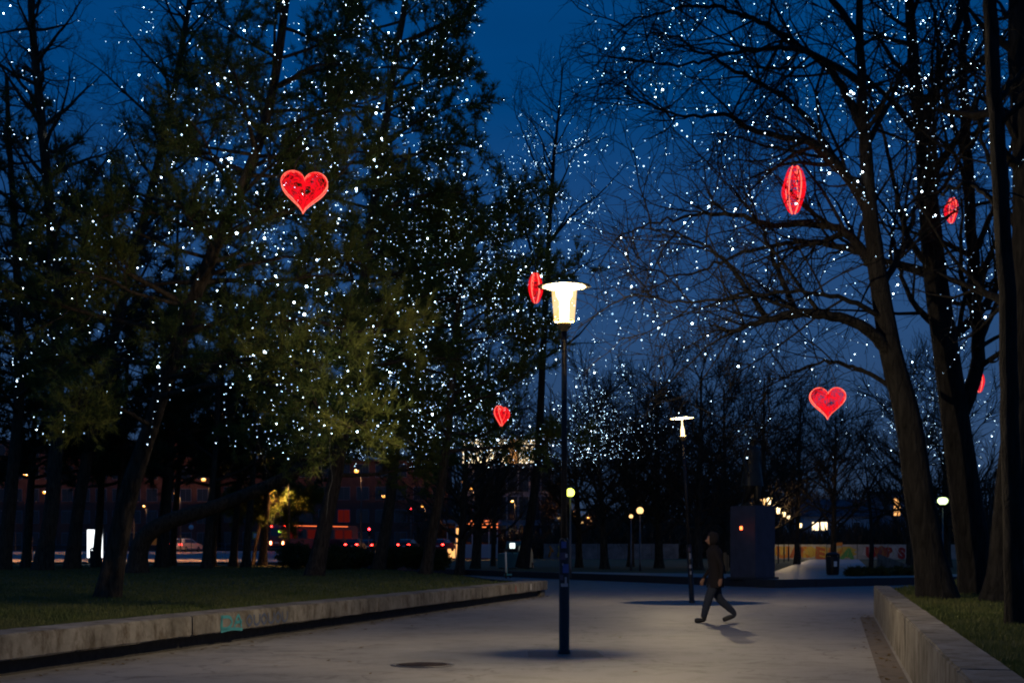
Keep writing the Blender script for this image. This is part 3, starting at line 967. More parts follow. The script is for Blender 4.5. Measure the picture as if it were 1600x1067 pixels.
# --- left edge: bare trees and dark evergreens further off
B2, skB2 = bare_tree('bare_tree', 'tall bare tree at the far left with a fan of dark boughs',
    [(66, 888), (84, 760), (90, 560), (82, 380), (66, 200), (52, 60), (45, -60)], 74.0, 0.85, 0.3, auto=36, t0=0.28, auto_len=(5, 9), dens=1.25, bark='bark')
B3, skB3 = bare_tree('bare_tree', 'bare tree between the far left tree and the leaning pine',
    [(112, 886), (128, 760), (170, 560), (215, 380), (260, 200), (290, 40), (305, -60)], 80.0, 0.75, 0.25, auto=36, t0=0.28, auto_len=(5, 9), dens=1.25, bark='bark')
B4, skB4 = pine_tree('pine_tree', 'dark pine cut by the left edge of the lawn view',
    [(4, 889), (18, 760), (30, 600), (26, 400), (16, 250), (10, 120)], 76.0, 0.8, 0.2, auto=40, t0=0.32, prof=lambda f: 5.0 * (1 - f) ** 0.6 + 1.2, dens=0.7, nl=0.42, nw=0.05, k=10, per=1.4, start=0.3)
EV = [(40, 84, 330, 6.5), (150, 88, 250, 7.0), (255, 86, 300, 6.5), (330, 92, 360, 6.0), (410, 96, 430, 5.5)]
EVL = ['dark evergreen at the far left in front of the red facade', 'tall dark evergreen behind the lit poster panel', 'dark evergreen behind the lamp-lit pine trunk', 'dark evergreen above the round traffic sign', 'dark evergreen above the bus, nearest the bushes']
for (px, Y, top, L), lab in zip(EV, EVL):
    gy = 860 + (CAM_H - 0.44) / Y * FPX
    pine_tree('evergreen_tree', lab, [(px, gy), (px + 8, gy - 120), (px + 16, (gy + top) / 2), (px + 24, top)], Y, 0.6, 0.12, auto=50, t0=0.36,
              prof=lambda f, L=L: L * (1 - f) ** 0.6 + 0.8, dens=0.62, nl=0.55, nw=0.07, k=10, per=1.3, mat='needle_dark', group='dark evergreens beyond the lawn')
THIN = [(178, 84, 'thin dark trunk just beside the lit poster panel'), (248, 90, 'thin trunk behind the foot of the leaning tree'), (268, 96, 'thin bare trunk left of the round traffic sign'),
        (322, 82, 'upright trunk beside the round traffic sign'), (364, 92, 'thin trunk forming a pair in front of the guard rail'), (384, 88, 'second thin trunk of the pair before the guard rail')]
for i, (px, Y, lab) in enumerate(THIN):
    gy = 860 + (CAM_H - 0.44) / Y * FPX
    bare_tree('bare_tree', lab, [(px, gy), (px + 5, gy - 70), (px + 14, gy - 180), (px + 22, gy - 330), (px + 30, gy - 430)], Y, 0.55, 0.1, auto=9, t0=0.4, auto_len=(2.5, 5), dens=0.9, bark='bark', group='thin trunks at the back of the lawn')
# a low lit bough-bush behind the leaning tree
BL, skBL = pine_tree('pine_tree', 'low pine with yellow lit needles below the leaning tree limb',
    [(395, 880), (402, 840), (415, 800), (440, 780)], 99.0, 0.3, 0.08,
    [([(410, 815), (440, 790), (470, 780), (495, 772)], 0.08, 0.02, 0), ([(408, 820), (400, 795), (390, 785)], 0.06, 0.02, 0)], auto=12, t0=0.5, prof=lambda f: 2.8, dens=1.5, nl=0.4, nw=0.045, k=10, per=1.5)

# --- middle distance
B1, skB1 = bare_tree('bare_tree', 'tall slender bare tree whose tip stands alone in the open sky',
    [(816, 882), (838, 745), (848, 560), (858, 360), (866, 240), (874, 170), (880, 95)], 68.0, 0.5, 0.035,
    [([(852, 470), (830, 390), (800, 300), (786, 240)], 0.09, 0.012, 1), ([(857, 380), (900, 330), (940, 300), (985, 250)], 0.08, 0.012, -1),
     ([(862, 300), (835, 250), (815, 200), (800, 160)], 0.06, 0.010, 0.5), ([(868, 230), (890, 190), (905, 165)], 0.04, 0.010, 0)], auto=16, t0=0.35, auto_len=(2.5, 5), dens=1.0)
MID = [  # px, Y, top py, label, lean, trunk w
    (718, 84, 470, 'bare tree just past the pale leaning pine trunk', 18, 0.6),
    (742, 90, 500, 'bare tree with dark stem in front of the neon pavilion', 22, 0.7),
    (770, 104, 560, 'thin bare tree above the teal vehicle', 10, 0.4),
    (905, 96, 600, 'bare tree just past the near lamp post, before the grey fence wall', -8, 0.5),
    (945, 88, 560, 'bare tree between the near lamp post and the round globe lamp', -14, 0.55),
    (985, 100, 570, 'bare tree standing at the round globe lamp', 8, 0.5),
    (1030, 92, 535, 'dense bare tree left of the leaning lamp post', -6, 0.6),
    (1090, 84, 520, 'dense dark bare tree between leaning lamp post and statue', 6, 0.6),
    (1135, 96, 545, 'dense dark bare tree just left of the statue', -4, 0.6),
    (1190, 104, 530, 'dense dark bare tree directly behind the statue', 4, 0.6),
    (1245, 118, 560, 'bare tree above the row of far lamps', 6, 0.5),
    (1302, 110, 590, 'bare tree behind the litter bin', 4, 0.5),
    (1422, 90, 520, 'bare tree hidden partly by the forked limb tree trunk', -4, 0.5),
    (1480, 96, 480, 'bare tree beside the green-white globe lamp', -6, 0.6),
]
for px, Y, top, lab, lean, w in MID:
    gz = 0.3 if px > 850 else 0.0
    gy = 860 + (CAM_H - gz) / Y * FPX
    bare_tree('bare_tree', lab, [(px, gy), (px + lean * 0.3, gy - 90), (px + lean * 0.7, (gy + top) / 2), (px + lean, top + 60)], Y, w, 0.1, auto=30, t0=0.2,
              auto_len=(4.0, 7.5), dens=0.6 if px in (718, 742, 770) else 0.85, cfg=[None, (2.8, 1.2, 3.0, 38, 0.10, 0.08, 4, 0.024), (3.6, 0.7, 1.7, 36, 0.10, 0.08, 2, 0.017)], bark='bark', group='bare trees round the statue lawn')
PT_, skPT = bare_tree('pale_tree', 'small pale-barked bare tree on the grass in front of the graffiti wall',
    [(1360, 898), (1362, 850), (1360, 800), (1357, 760)], 68.0, 0.26, 0.10,
    [([(1360, 826), (1378, 800), (1392, 770), (1380, 745)], 0.06, 0.012, 0), ([(1358, 775), (1340, 740), (1325, 715)], 0.05, 0.012, 0), ([(1357, 765), (1375, 735), (1400, 720), (1410, 740)], 0.05, 0.012, 0), ([(1357, 765), (1352, 720), (1356, 680)], 0.05, 0.012, 0)],
    dens=0.9, bark='bark_grey')

# --- bushes
def bush(name, label, px, Y, w, h, gz, n=900, group=None, mat='bush'):
    gy = 860 + (CAM_H - gz) / Y * FPX
    b = P(px, gy, Y)
    root = empty(name, tuple(b), 0, label, 'bush', group)
    sk = Skel()
    for k in range(14):
        a = RNG.uniform(0, 6.283); el = RNG.uniform(0.5, 1.4)
        d = np.array([math.cos(a) * math.cos(el) * w / h, math.sin(a) * math.cos(el), math.sin(el)])
        sk.shoot((0, 0, -0.05), d, h * RNG.uniform(0.6, 0.95), 0.025, 0.008, 0, 5, 0.12, 0)
    link('stems', sk.mesh('stems', {0}, (4,)), M['bark'], root)
    u = RNG.normal(0, 1, (n, 3)); u /= np.linalg.norm(u, axis=1, keepdims=True)
    rad = RNG.uniform(0.55, 1.0, (n, 1)) * (1 + 0.22 * np.sin(u[:, :1] * 7 + 3 * u[:, 2:3] * 5 + px))
    c = u * rad * np.array([w / 2, min(w, 2.5) / 2, h / 2]) + np.array([0, 0, h * 0.5])
    c = c[c[:, 2] > 0.02]
    V, F = tufts(c, u[:len(c)], 7, 0.20, 0.05, 1.3)
    link('foliage', mesh_np('foliage', V, [F]), M[mat], root)
    return root


BUSH = [(462, 78, 2.2, 1.45, 'rounded dark bush in front of the bus'), (520, 76, 2.0, 1.2, 'dark bush right behind the dark pine trunk'), (555, 80, 2.4, 1.25, 'wide low bush left of the slender pine'),
        (612, 80, 2.4, 1.30, 'wide green bush behind the slender pine trunk'), (650, 78, 1.9, 1.25, 'bush at the pale leaning pine trunk'), (684, 76, 1.3, 1.0, 'small bush at the end of the row by the paving')]
for px, Y, w, h, lab in BUSH:
    bush('bush', lab, px, Y, w, h, 0.44, 900, 'bushes along the back of the lawn')
for i, (px, Y, w) in enumerate([(1335, 63, 0.9), (1352, 64, 0.8), (1378, 64, 1.0), (1402, 65, 0.9), (1425, 65, 0.9)]):
    bush('grass_clump', ['low dark tuft nearest the litter bin by the path edge', 'low dark tuft at the foot of the pale-barked tree', 'low dark tuft just past the pale-barked tree', 'low dark tuft midway to the large bare trunks', 'low dark tuft nearest the large bare trunks'][i], px, Y, w, 0.35, 0.3, 160, 'low tufts along the path edge')


# --- grass blades
def grass(name, label, n, xf, y0, y1, z, hgt):
    Y = y0 * (y1 / y0) ** RNG.uniform(0, 1, n)
    lo, hi = xf(Y)
    X = lo + (hi - lo) * RNG.uniform(0, 1, n)
    p = np.stack([X, Y, np.full(n, z)], 1)
    d = RNG.normal(0, 0.45, (n, 3)); d[:, 2] = 1; d /= np.linalg.norm(d, axis=1, keepdims=True)
    sc = np.clip(Y / 25, 0.7, 2.2)[:, None]
    h = hgt * RNG.uniform(0.4, 1.3, (n, 1)) * (0.75 + 0.5 * np.sin(X * 1.7 + np.sin(Y * 0.9) * 2)[:, None] ** 2)
    s = np.cross(d, RNG.normal(0, 1, (n, 3))); s /= np.linalg.norm(s, axis=1, keepdims=True)
    w = 0.010 * sc
    V = np.stack([p + s * w, p + d * h, p - s * w], 1).reshape(-1, 3)
    o = link(name, mesh_np(name, V, [np.arange(3 * n).reshape(-1, 3)]), M['blade'])
    tag(o, label, 'grass', kind='stuff')
    return o


grass('grass', 'short green grass on the lawn behind the seat wall', 90000, lambda Y: (np.maximum(-0.37 * Y - 0.5, -60), np.array([lawn_right(y) for y in Y]) - 0.02), 16, 100, 0.40, 0.075)
grass('grass', 'short worn grass on the lawn above the retaining wall', 60000, lambda Y: (right_line(np.minimum(Y, 32)) + 0.4 + np.maximum(0, Y - 32) * 0.47, 0.37 * Y + 0.6), 7, 54, 0.55, 0.07)

# ------------------------------------------------------------------ park lamps
def park_lamp(X, Y, z, label, group, lean=0.0, far=False, H=5.06, broken=False):
    root = empty('park_lamp', (X, Y, z), 0, label, 'lamp', group)
    root.rotation_euler = (0, lean, 0)
    seg = 12 if far else 32
    MB().lathe([(0.085, -0.03), (0.085, 0.05), (0.072, 0.06), (0.071, 1.50), (0.066, 1.56), (0.046, 1.60)], seg=seg).build('base_sleeve', M['pole'], root)
    MB().lathe([(0.043, 1.58), (0.040, 3.0), (0.036, H - 0.60)], seg=seg).build('pole', M['pole'], root)
    MB().lathe([(0.036, H - 0.62), (0.06, H - 0.59), (0.092, H - 0.56), (0.094, H - 0.49), (0.085, H - 0.485)], seg=seg).build('collar', M['brass'], root)
    MB().lathe([(0.0, H + 0.085), (0.07, H + 0.07), (0.20, H + 0.04), (0.366, H + 0.004), (0.368, H - 0.004), (0.20, H - 0.006), (0.0, H - 0.006)], seg=seg * 2, cap=False).build('hood', M['hood'], root)
    if broken:
        MB().lathe([(0.014, H - 0.01), (0.02, H - 0.18), (0.05, H - 0.32), (0.052, H - 0.36), (0.052, H - 0.48)], seg=16).build('lamp_bulb', M['lamp_head'], root)
        lamp_light(root, H - 0.26, 620, (1.0, 0.80, 0.52), 0.012)
    elif far:
        MB().lathe([(0.175, H - 0.01), (0.132, H - 0.48)], seg=12).build('lamp_glass', M['lamp_far'], root)
        lamp_light(root, H - 0.22, 480 if Y > 150 else 190, (1.0, 0.74, 0.40), 0.08)
    else:
        tube = MB().lathe([(0.062, H - 0.47), (0.066, H - 0.20), (0.11, H - 0.13), (0.12, H - 0.012)], seg=20).build('lamp_bulb', M['lamp_tube'], root)
        lamp_light(root, H - 0.20, 1020, (1.0, 0.83, 0.58), 0.05)
        MB().lathe([(0.136, H - 0.484), (0.142, H - 0.46), (0.178, H - 0.012)], seg=40, cap=False).build('lamp_glass', M['shade'], root)
        MB().lathe([(0.146, H - 0.484), (0.146, H - 0.470), (0.130, H - 0.470), (0.130, H - 0.484)], seg=40, cap=False).build('glass_ring', M['brass'], root)
    return root


M['shade'] = glow_glass('lamp_glass_clear', (1.0, 0.66, 0.24), 0.5)
GL = 'park lamps along the promenade'
L1 = park_lamp(0.72, 19.6, 0.0, 'tall lit park lamp nearest the viewer with stickers on its post', GL)
L2 = park_lamp(4.93, 38.95, 0.0, 'leaning park lamp with a bare glowing bulb under its flat hood', GL, lean=-0.055, broken=True)
FAR = [(1201, 782, 103.7, 'far lamp showing highest beside the statue pedestal'), (1216, 797, 128.0, 'second of the far lamps counted from the statue'), (1225, 803, 144.0, 'small lamp peeking out between the far lamps'),
       (1232, 808, 156.0, 'far lamp in front of the orange graffiti, fourth from the statue'), (1251, 820, 186.0, 'most distant lamp of the row beside the graffiti wall')]
for px, py, Y, lab in FAR:
    park_lamp((px - 800) / FPX * Y, Y, 0.3, lab, GL, far=True, H=CAM_H - 0.3 + (860 - py) / FPX * Y + 0.22)
# stickers on the near lamp's sleeve
def sticker(root, z, a0, wa, h, mat, r=0.0722):
    vs = []; n = 5
    for i in range(n + 1):
        a = a0 + wa * i / n
        for zz in (z, z + h):
            vs.append((r * math.cos(a), r * math.sin(a), zz))
    MB().add(vs, [(2 * i, 2 * i + 2, 2 * i + 3, 2 * i + 1) for i in range(n)], True).build('sticker', mat, root)


M['st_blue'] = material('blue_sticker', (0.04, 0.08, 0.26), 0.5)
M['st_white'] = material('worn_white_sticker', (0.4, 0.4, 0.42), 0.6, noise=(0.2, 0.2, 0.22), scale=30)
M['st_dark'] = material('dark_print_sticker', (0.06, 0.05, 0.09), 0.5)
for z, a0, wa, h, mt in [(1.46, -2.2, 1.0, 0.09, 'st_blue'), (1.30, -2.5, 1.3, 0.10, 'st_dark'), (1.33, -1.4, 0.5, 0.05, 'st_white'), (1.12, -1.9, 1.3, 0.12, 'st_blue'), (1.02, -2.5, 0.7, 0.07, 'st_dark'), (0.93, -2.3, 1.5, 0.045, 'st_white'), (0.97, -1.5, 0.4, 0.09, 'st_white'), (1.22, -2.0, 0.2, 0.03, 'st_white')]:
    sticker(L1, z, a0, wa, h, M[mt], 0.0722)
for z, a0, wa, h, mt in [(1.42, -2.2, 1.2, 0.1, 'st_dark'), (1.2, -1.8, 0.8, 0.16, 'st_white'), (0.95, -2.0, 1.0, 0.10, 'st_white'), (0.78, -1.9, 0.7, 0.09, 'st_white')]:
    sticker(L2, z, a0, wa, h, M[mt], 0.0722)


def globe_lamp(px, py, Y, r, gz, mat, label, kind='globe'):
    c = P(px, py, Y)
    root = empty('globe_lamp', (c[0], c[1], gz), 0, label, 'lamp', 'globe lamps about the park')
    H = c[2] - gz
    MB().lathe([(0.07, -0.05), (0.06, 0.5), (0.035, H - r * 0.9)], seg=10).build('pole', M['steel'], root)
    MB().lathe([(0.05, H - r * 1.05), (r * 0.55, H - r * 0.80), (r * 0.5, H - r * 0.72)], seg=16).build('collar', M['black'], root)
    n = 10
    if kind == 'globe':
        prof = [(max(0.004, r * math.sin(math.pi * k / n)), H - r * math.cos(math.pi * k / n)) for k in range(n + 1)]
    else:   # flattened lantern
        prof = [(r * 0.55, H - r * 0.7), (r * 1.0, H - r * 0.25), (r * 1.05, H + r * 0.2), (r * 0.75, H + r * 0.62), (0.01, H + r * 0.75)]
    MB().lathe(prof, seg=20).build('globe', mat, root)
    return root


globe_lamp(891, 769, 62.0, 0.185, 0.3, M['lamp_lime'], 'lime yellow globe lamp half hidden by the near lamp post')
globe_lamp(1473, 782, 78.0, 0.27, 0.3, M['lamp_green'], 'greenish white lamp between the big bare trunks', 'lantern')
globe_lamp(1000, 797, 78.0, 0.19, 0.3, M['lamp_warm'], 'small warm globe lamp with a pole, in front of the grey fence wall')
globe_lamp(986, 806, 80.0, 0.11, 0.3, M['lamp_warm'], 'tiny warm globe lamp just left of the small globe lamp')

# ------------------------------------------------------------------ light hearts
def heart_outline(n):
    t = np.linspace(0, 2 * math.pi, n, endpoint=False)
    x = 16 * np.sin(t) ** 3
    y = 13 * np.cos(t) - 5 * np.cos(2 * t) - 2 * np.cos(3 * t) - np.cos(4 * t)
    return np.stack([x / 32.0, (y + 2.5) / 32.0], 1)


HO = heart_outline(72)
GAP = 0.12


def gap_at(z):
    return GAP * max(0.22, 1 - 3.4 * (z - 0.02) ** 2)


def heart_pt(s, u, side):
    i = (u % 1.0) * 72; a = int(i) % 72; f = i - int(i)
    o = HO[a] * (1 - f) + HO[(a + 1) % 72] * f
    z = gap_at(o[1]) * (0.35 + 0.65 * s) + 0.16 * math.sqrt(max(0.0, 1 - s ** 2.2))
    return (o[0] * s, side * z, o[1] * s)


def heart_meshes():
    ropes = []
    for side in (-1, 1):
        pts = np.array([(x, side * gap_at(y), y) for x, y in HO])
        V, F = tube_np(pts, np.full(72, 0.0125), 7, True)
        ropes.append(mesh_np('rope_light', V, [F], True))
    rg = random.Random(5)
    Vs = []; Fs = []; k = 0
    for side in (-1, 1):
        for w in range(150):
            x, z = rg.uniform(-0.5, 0.5), rg.uniform(-0.5, 0.5)
            s, u = math.sqrt(rg.random()), rg.random()
            a = rg.uniform(0, 6.28); pts = []
            for st in range(9):
                pts.append(heart_pt(min(0.99, s), u, side))
                a += rg.gauss(0, 0.9)
                s = min(0.985, max(0.03, s + 0.055 * math.cos(a)))
                u += 0.014 * math.sin(a) / max(0.25, s)
            V, F = tube_np(np.array(pts), np.full(9, rg.uniform(0.0035, 0.0065)), 4)
            Vs.append(V); Fs.append(F + k); k += len(V)
    for w in range(70):       # wires across the rim between the two ropes
        u = rg.random(); pts = []
        for st in range(5):
            i = int((u + 0.012 * math.sin(st * 2 + w)) * 72) % 72
            pts.append((HO[i][0] * 0.985, gap_at(HO[i][1]) * (st / 2 - 1), HO[i][1] * 0.985))
        V, F = tube_np(np.array(pts), np.full(5, 0.007), 4)
        Vs.append(V); Fs.append(F + k); k += len(V)
    net = mesh_np('led_net', np.vstack(Vs), [np.vstack(Fs)], True)
    return ropes, net


ROPES, NET = heart_meshes()


def heart(px, py, Y, rz, label, cable, tilt=0.0, scale=1.0):
    c = P(px, py, Y)
    root = empty('light_heart', tuple(c), rz, label, 'heart light', 'red heart lights hanging in the trees')
    root.rotation_euler = (0, tilt, rz)
    root.scale = (scale,) * 3
    for me in ROPES: link('rope_light', me, M['heart_rope'], root)
    link('led_net', NET, M['heart_net'], root)['kind'] = 'stuff'
    for s in (-1, 1):
        MB().tube([(s * 0.25, 0, 0.45), (s * 0.2, 0.02, 0.45 + cable * 0.4), (0.05, 0, 0.45 + cable)], 0.012, 5).build('hanging_cable', M['wire'], root)
    return root


heart(475, 301, 26.5, 0.12, 'big red light heart facing the viewer among the left pines', 0.6, 0.05, 0.85)
heart(1240, 299, 25.6, 1.45, 'big red light heart seen edge-on below the long branch of the bare tree', 0.65, -0.04, 0.88)
heart(1486, 330, 27.0, 1.42, 'small red light heart seen edge-on between the forked bare trunks', 0.5, 0, 0.5)
heart(837, 451, 45.0, 1.52, 'slim red light heart hanging just left of the near lamp', 0.5)
heart(784, 650, 56.0, 1.05, 'smallest red light heart turned sideways low in the centre', 0.5, 0.08, 0.85)
heart(1293, 630, 41.0, -0.08, 'red light heart facing the viewer, low in front of the right bare tree', 0.7)
heart(1530, 597, 45.0, 1.3, 'red light heart nearly hidden behind the trunks at right', 0.5, 0, 0.7)

# ------------------------------------------------------------------ fairy lights
def ico():
    """a tiny eight-faced bead, a pixel or two across"""
    return (np.array([(1, 0, 0), (-1, 0, 0), (0, 1, 0), (0, -1, 0), (0, 0, 1), (0, 0, -1)], float) * 1.15,
            np.array([(0, 2, 4), (2, 1, 4), (1, 3, 4), (3, 0, 4), (2, 0, 5), (1, 2, 5), (3, 1, 5), (0, 3, 5)]))


BIG = bpy.data.meshes.new('bulb')
_bm = bmesh.new(); bmesh.ops.create_icosphere(_bm, subdivisions=2, radius=1); _bm.to_mesh(BIG); _bm.free()
BIG.materials.append(M['bulb_big'])


def project(p):
    return 800 + FPX * p[:, 0] / p[:, 1], 860 - FPX * (p[:, 2] - CAM_H) / p[:, 1]


def fairy(label, sk, n, nbig, rb, levels=(1, 2, 3), zmin=None, keep=None, hang=(0.8, 2.6), step=None, off=0.24, nstr=0.5):
    """strands of small lights: run along boughs and hang down from them"""
    pts = sk.points(set(levels))
    if zmin is not None: pts = pts[pts[:, 2] > zmin]
    if keep is not None:
        x, y = project(pts)
        pts = pts[keep(x, y)]
    x, y = project(pts)
    pts = pts[(x > -60) & (x < 1660) & (y > -60)]
    if not len(pts): return None
    base = pts.mean(0)
    step = step or 0.0062 * base[1]
    root = empty('string_lights', tuple(base), 0, label, 'string lights', 'white fairy lights in the trees')
    out = []; wires = MB()
    while len(out) < n * nstr:
        p = pts[RNG.integers(len(pts))]
        L = RNG.uniform(*hang)
        m = max(3, int(L / step))
        mode = RNG.uniform()
        if mode < 0.55:
            d = np.array([RNG.normal(0, 0.12), RNG.normal(0, 0.12), -1.0])
        else:
            a = RNG.uniform(0, 6.28); d = np.array([math.cos(a), math.sin(a), RNG.normal(-0.25, 0.35)])
        d /= np.linalg.norm(d)
        q = p + RNG.normal(0, off, 3); line = [q.copy()]
        for k in range(m):
            d = d + RNG.normal(0, 0.16, 3); d /= np.linalg.norm(d)
            q = q + d * step * RNG.uniform(0.7, 1.3)
            line.append(q.copy()); out.append(q.copy())
        wires.tube(np.array(line) - base, 0.0035, 3)
    idx = RNG.integers(len(pts), size=max(1, n - len(out)))
    out = np.vstack([np.array(out), pts[idx] + RNG.normal(0, off * 1.6, (len(idx), 3))])
    out = out[out[:, 2] > (zmin or 2.0)]
    x, y = project(out)
    clear = np.ones(len(out), bool)
    for hx, hy, hr, hY in ((475, 301, 42, 27), (1240, 299, 34, 26), (1293, 630, 30, 41)):   # none hang in front of the big hearts
        clear &= ~(((x - hx) ** 2 + (y - hy) ** 2 < hr * hr) & (out[:, 1] < hY))
    out = out[clear]
    V0, F0 = ico()
    r = rb * np.exp(RNG.normal(-0.92, 0.34, len(out)))
    V = (out[:, None, :] - base + V0[None] * r[:, None, None]).reshape(-1, 3)
    F = (F0[None] + (np.arange(len(out)) * len(V0))[:, None, None]).reshape(-1, 3)
    me = mesh_np('bulbs', V, [F])
    for key in ('bulb', 'bulb_dim', 'bulb_hot'): me.materials.append(M[key])
    me.polygons.foreach_set('material_index', np.repeat(RNG.choice(3, len(out), p=[0.40, 0.42, 0.18]), len(F0)).astype(np.int32))
    link('bulbs', me, None, root)['kind'] = 'stuff'
    wires.build('wire', M['wire'], root)['kind'] = 'stuff'
    big = out[RNG.choice(len(out), min(nbig, len(out)), replace=False)] + np.array([0, -0.15, 0])
    for p in big:
        b = link('bulb', BIG, None, root)
        b.location = tuple(p - base); s = rb * RNG.uniform(0.7, 1.3); b.scale = (s, s, s)
    return root


fairy('white fairy lights scattered over the leaning pine near the wall', skP1, 1500, 56, 0.018, off=0.28, zmin=3.2, keep=lambda x, y: (y < 690) & ((x > 330) | (RNG.uniform(0, 1, len(x)) < 0.3)))
fairy('white fairy lights in the tall pine against the open sky', skP2, 2100, 34, 0.025, off=0.25, zmin=5.5)
fairy('dense white fairy lights in the pine behind the lamp', skP3, 3000, 30, 0.026, off=0.30, zmin=5.0)
fairy('dense white fairy lights in the slender pine', skP4, 2000, 18, 0.029, off=0.30, zmin=6.0)
fairy('white fairy lights in the leaning tree crown', skLT, 700, 6, 0.024, zmin=5.5)
fairy('white fairy lights hanging through the big bare tree with the long limb', skR1, 1200, 34, 0.0148, off=0.07, zmin=3.2)
fairy('white fairy lights in the forked bare tree', skR2, 650, 24, 0.0148, off=0.07, zmin=3.2)
fairy('white fairy lights round the dark bare tree at the right edge', skR5, 150, 8, 0.013, off=0.07, zmin=3.0)
fairy('white fairy lights in the slender tree with its tip in the sky', skB1, 700, 10, 0.026, off=0.07, zmin=5.0, keep=lambda x, y: (y > 180))
fairy('sparse white fairy lights in the far left bare tree', skB2, 260, 16, 0.03, zmin=9.0)
fairy('sparse white fairy lights in the bare tree left of the leaning pine', skB3, 260, 14, 0.03, zmin=9.0)
for lab, n in (('bare tree between the near lamp post and the round globe lamp', 620), ('bare tree just past the near lamp post, before the grey fence wall', 560), ('bare tree just past the pale leaning pine trunk', 460), ('bare tree beside the green-white globe lamp', 260), ('bare tree hidden partly by the forked limb tree trunk', 180)):
    fairy('white lights in the ' + lab.replace(' just', ''), TREES[lab], int(n * 1.6), 5, 0.031, zmin=7.0, levels=(1, 2))

# ------------------------------------------------------------------ statue
def figure(joints, edges, root_i, subd=2):
    me = bpy.data.meshes.new('figure_tmp')
    me.from_pydata([j[0] for j in joints], edges, [])
    o = bpy.data.objects.new('figure_tmp', me)
    COL.objects.link(o)
    o.modifiers.new('s', 'SKIN')
    sv = me.skin_vertices[0].data
    for i, j in enumerate(joints):
        r = j[1] if isinstance(j[1], tuple) else (j[1], j[1])
        sv[i].radius = r
        sv[i].use_root = (i == root_i)
    sd = o.modifiers.new('d', 'SUBSURF'); sd.levels = subd; sd.render_levels = subd
    dg = bpy.context.evaluated_depsgraph_get()
    ev = o.evaluated_get(dg)
    res = bpy.data.meshes.new_from_object(ev)
    bpy.data.objects.remove(o); bpy.data.meshes.remove(me)
    for p in res.polygons: p.use_smooth = True
    return res


def man(h, stride, lift, lean, armswing, coat=0.0, headturn=0.0):
    """x forward; returns joints and edges of a walking or standing figure of height h"""
    k = h / 1.78
    J = []; Ed = []
    def j(x, y, z, r): J.append(((x * k, y * k, z * k), tuple(a * k for a in r) if isinstance(r, tuple) else r * k)); return len(J) - 1
    pel = j(0, 0, 0.95, (0.15 + coat * 0.04, 0.13 + coat * 0.04))
    wai = j(0.01 + lean * 0.2, 0, 1.12, (0.15 + coat * 0.03, 0.12 + coat * 0.03))
    che = j(0.02 + lean * 0.5, 0, 1.34, (0.19, 0.135))
    nec = j(0.03 + lean * 0.8, 0, 1.50, 0.07)
    nk2 = j(0.04 + lean, 0, 1.565, 0.055)
    hd1 = j(0.06 + lean, headturn * 0.01, 1.64, (0.078, 0.09))
    hd2 = j(0.06 + lean, headturn * 0.01, 1.715, (0.082, 0.098))
    hd3 = j(0.05 + lean, 0, 1.775, 0.055)
    nose = j(0.175 + lean, headturn * 0.03, 1.66, 0.014)
    Ed += [(pel, wai), (wai, che), (che, nec), (nec, nk2), (nk2, hd1), (hd1, hd2), (hd2, hd3), (hd1, nose)]
    for s in (-1, 1):
        f = stride * s
        hip = j(0, s * 0.095, 0.90, 0.12 + coat * 0.02)
        knee = j(f * 0.45 + 0.06 * (f < 0) + 0.03, s * 0.10, 0.50, 0.095 + coat * 0.035)
        ank = j(f - (0.03 if f > 0 else 0.08), s * 0.10, 0.11 + (lift if f < 0 else 0.0), 0.07)
        heel = j(f - (0.05 if f > 0 else 0.09), s * 0.10, 0.05 + (lift if f < 0 else 0.0), 0.052)
        toe = j(f + 0.16, s * 0.11, 0.042, (0.055, 0.042))
        Ed += [(pel, hip), (hip, knee), (knee, ank), (ank, heel), (heel, toe)]
        sh = j(0.02 + lean * 0.6, s * 0.19, 1.43, 0.075)
        el = j(-armswing * s * 0.12 - 0.02, s * 0.25, 1.14, 0.05 + coat * 0.01)
        wr = j(-armswing * s * 0.28 + 0.08, s * 0.25, 0.90, 0.036)
        hn = j(-armswing * s * 0.30 + 0.10, s * 0.245, 0.82, (0.03, 0.042))
        Ed += [(che, sh), (sh, el), (el, wr), (wr, hn)]
        for q in range(4):
            fi = j(-armswing * s * 0.30 + 0.085 + 0.018 * q, s * (0.235 + 0.002 * q), 0.745 - 0.01 * (q in (1, 2)), 0.010)
            Ed.append((hn, fi))
        th = j(-armswing * s * 0.30 + 0.155, s * 0.225, 0.795, 0.011)
        Ed.append((hn, th))
    return J, Ed, pel


b = P(1176, 904, 57.2)
pd = empty('pedestal', (b[0], b[1], 0.30), math.radians(42), 'tall plain stone pedestal of the statue on the terrace', 'pedestal')
PW = 1.27; PH = 2.92
MB().box((0, 0, PH / 2 - 0.01), (PW, PW, PH + 0.02), 0, 0.012).build('block', M['pedestal'], pd)
MB().box((0, 0, 0.03), (PW + 0.22, PW + 0.22, 0.09), 0, 0.01).build('plinth', M['granite'], pd)
J, Ed, rt = man(2.85, 0.10, 0.0, 0.02, 0.3, coat=1.0)
me = figure(J, Ed, rt)
st = empty('statue', (b[0] - 0.02, b[1], 0.30 + PH), math.radians(-65), 'dark bronze statue of a standing man in a long coat on the pedestal', 'statue')
bpy_b = link('body', me, M['bronze'], st)
mb = MB()
k = 2.85 / 1.78
prof = [(0.30, 0.50), (0.27, 0.75), (0.215, 1.02), (0.19, 1.15), (0.225, 1.36), (0.17, 1.47), (0.09, 1.52)]
vs = []; fs = []
for r, z in prof:
    for q in range(24):
        a = 2 * math.pi * q / 24
        rr = r * (1 + 0.06 * math.sin(5 * a) * (1.2 - z))
        vs.append((0.75 * rr * k * math.cos(a) + 0.02, rr * k * math.sin(a), z * k))
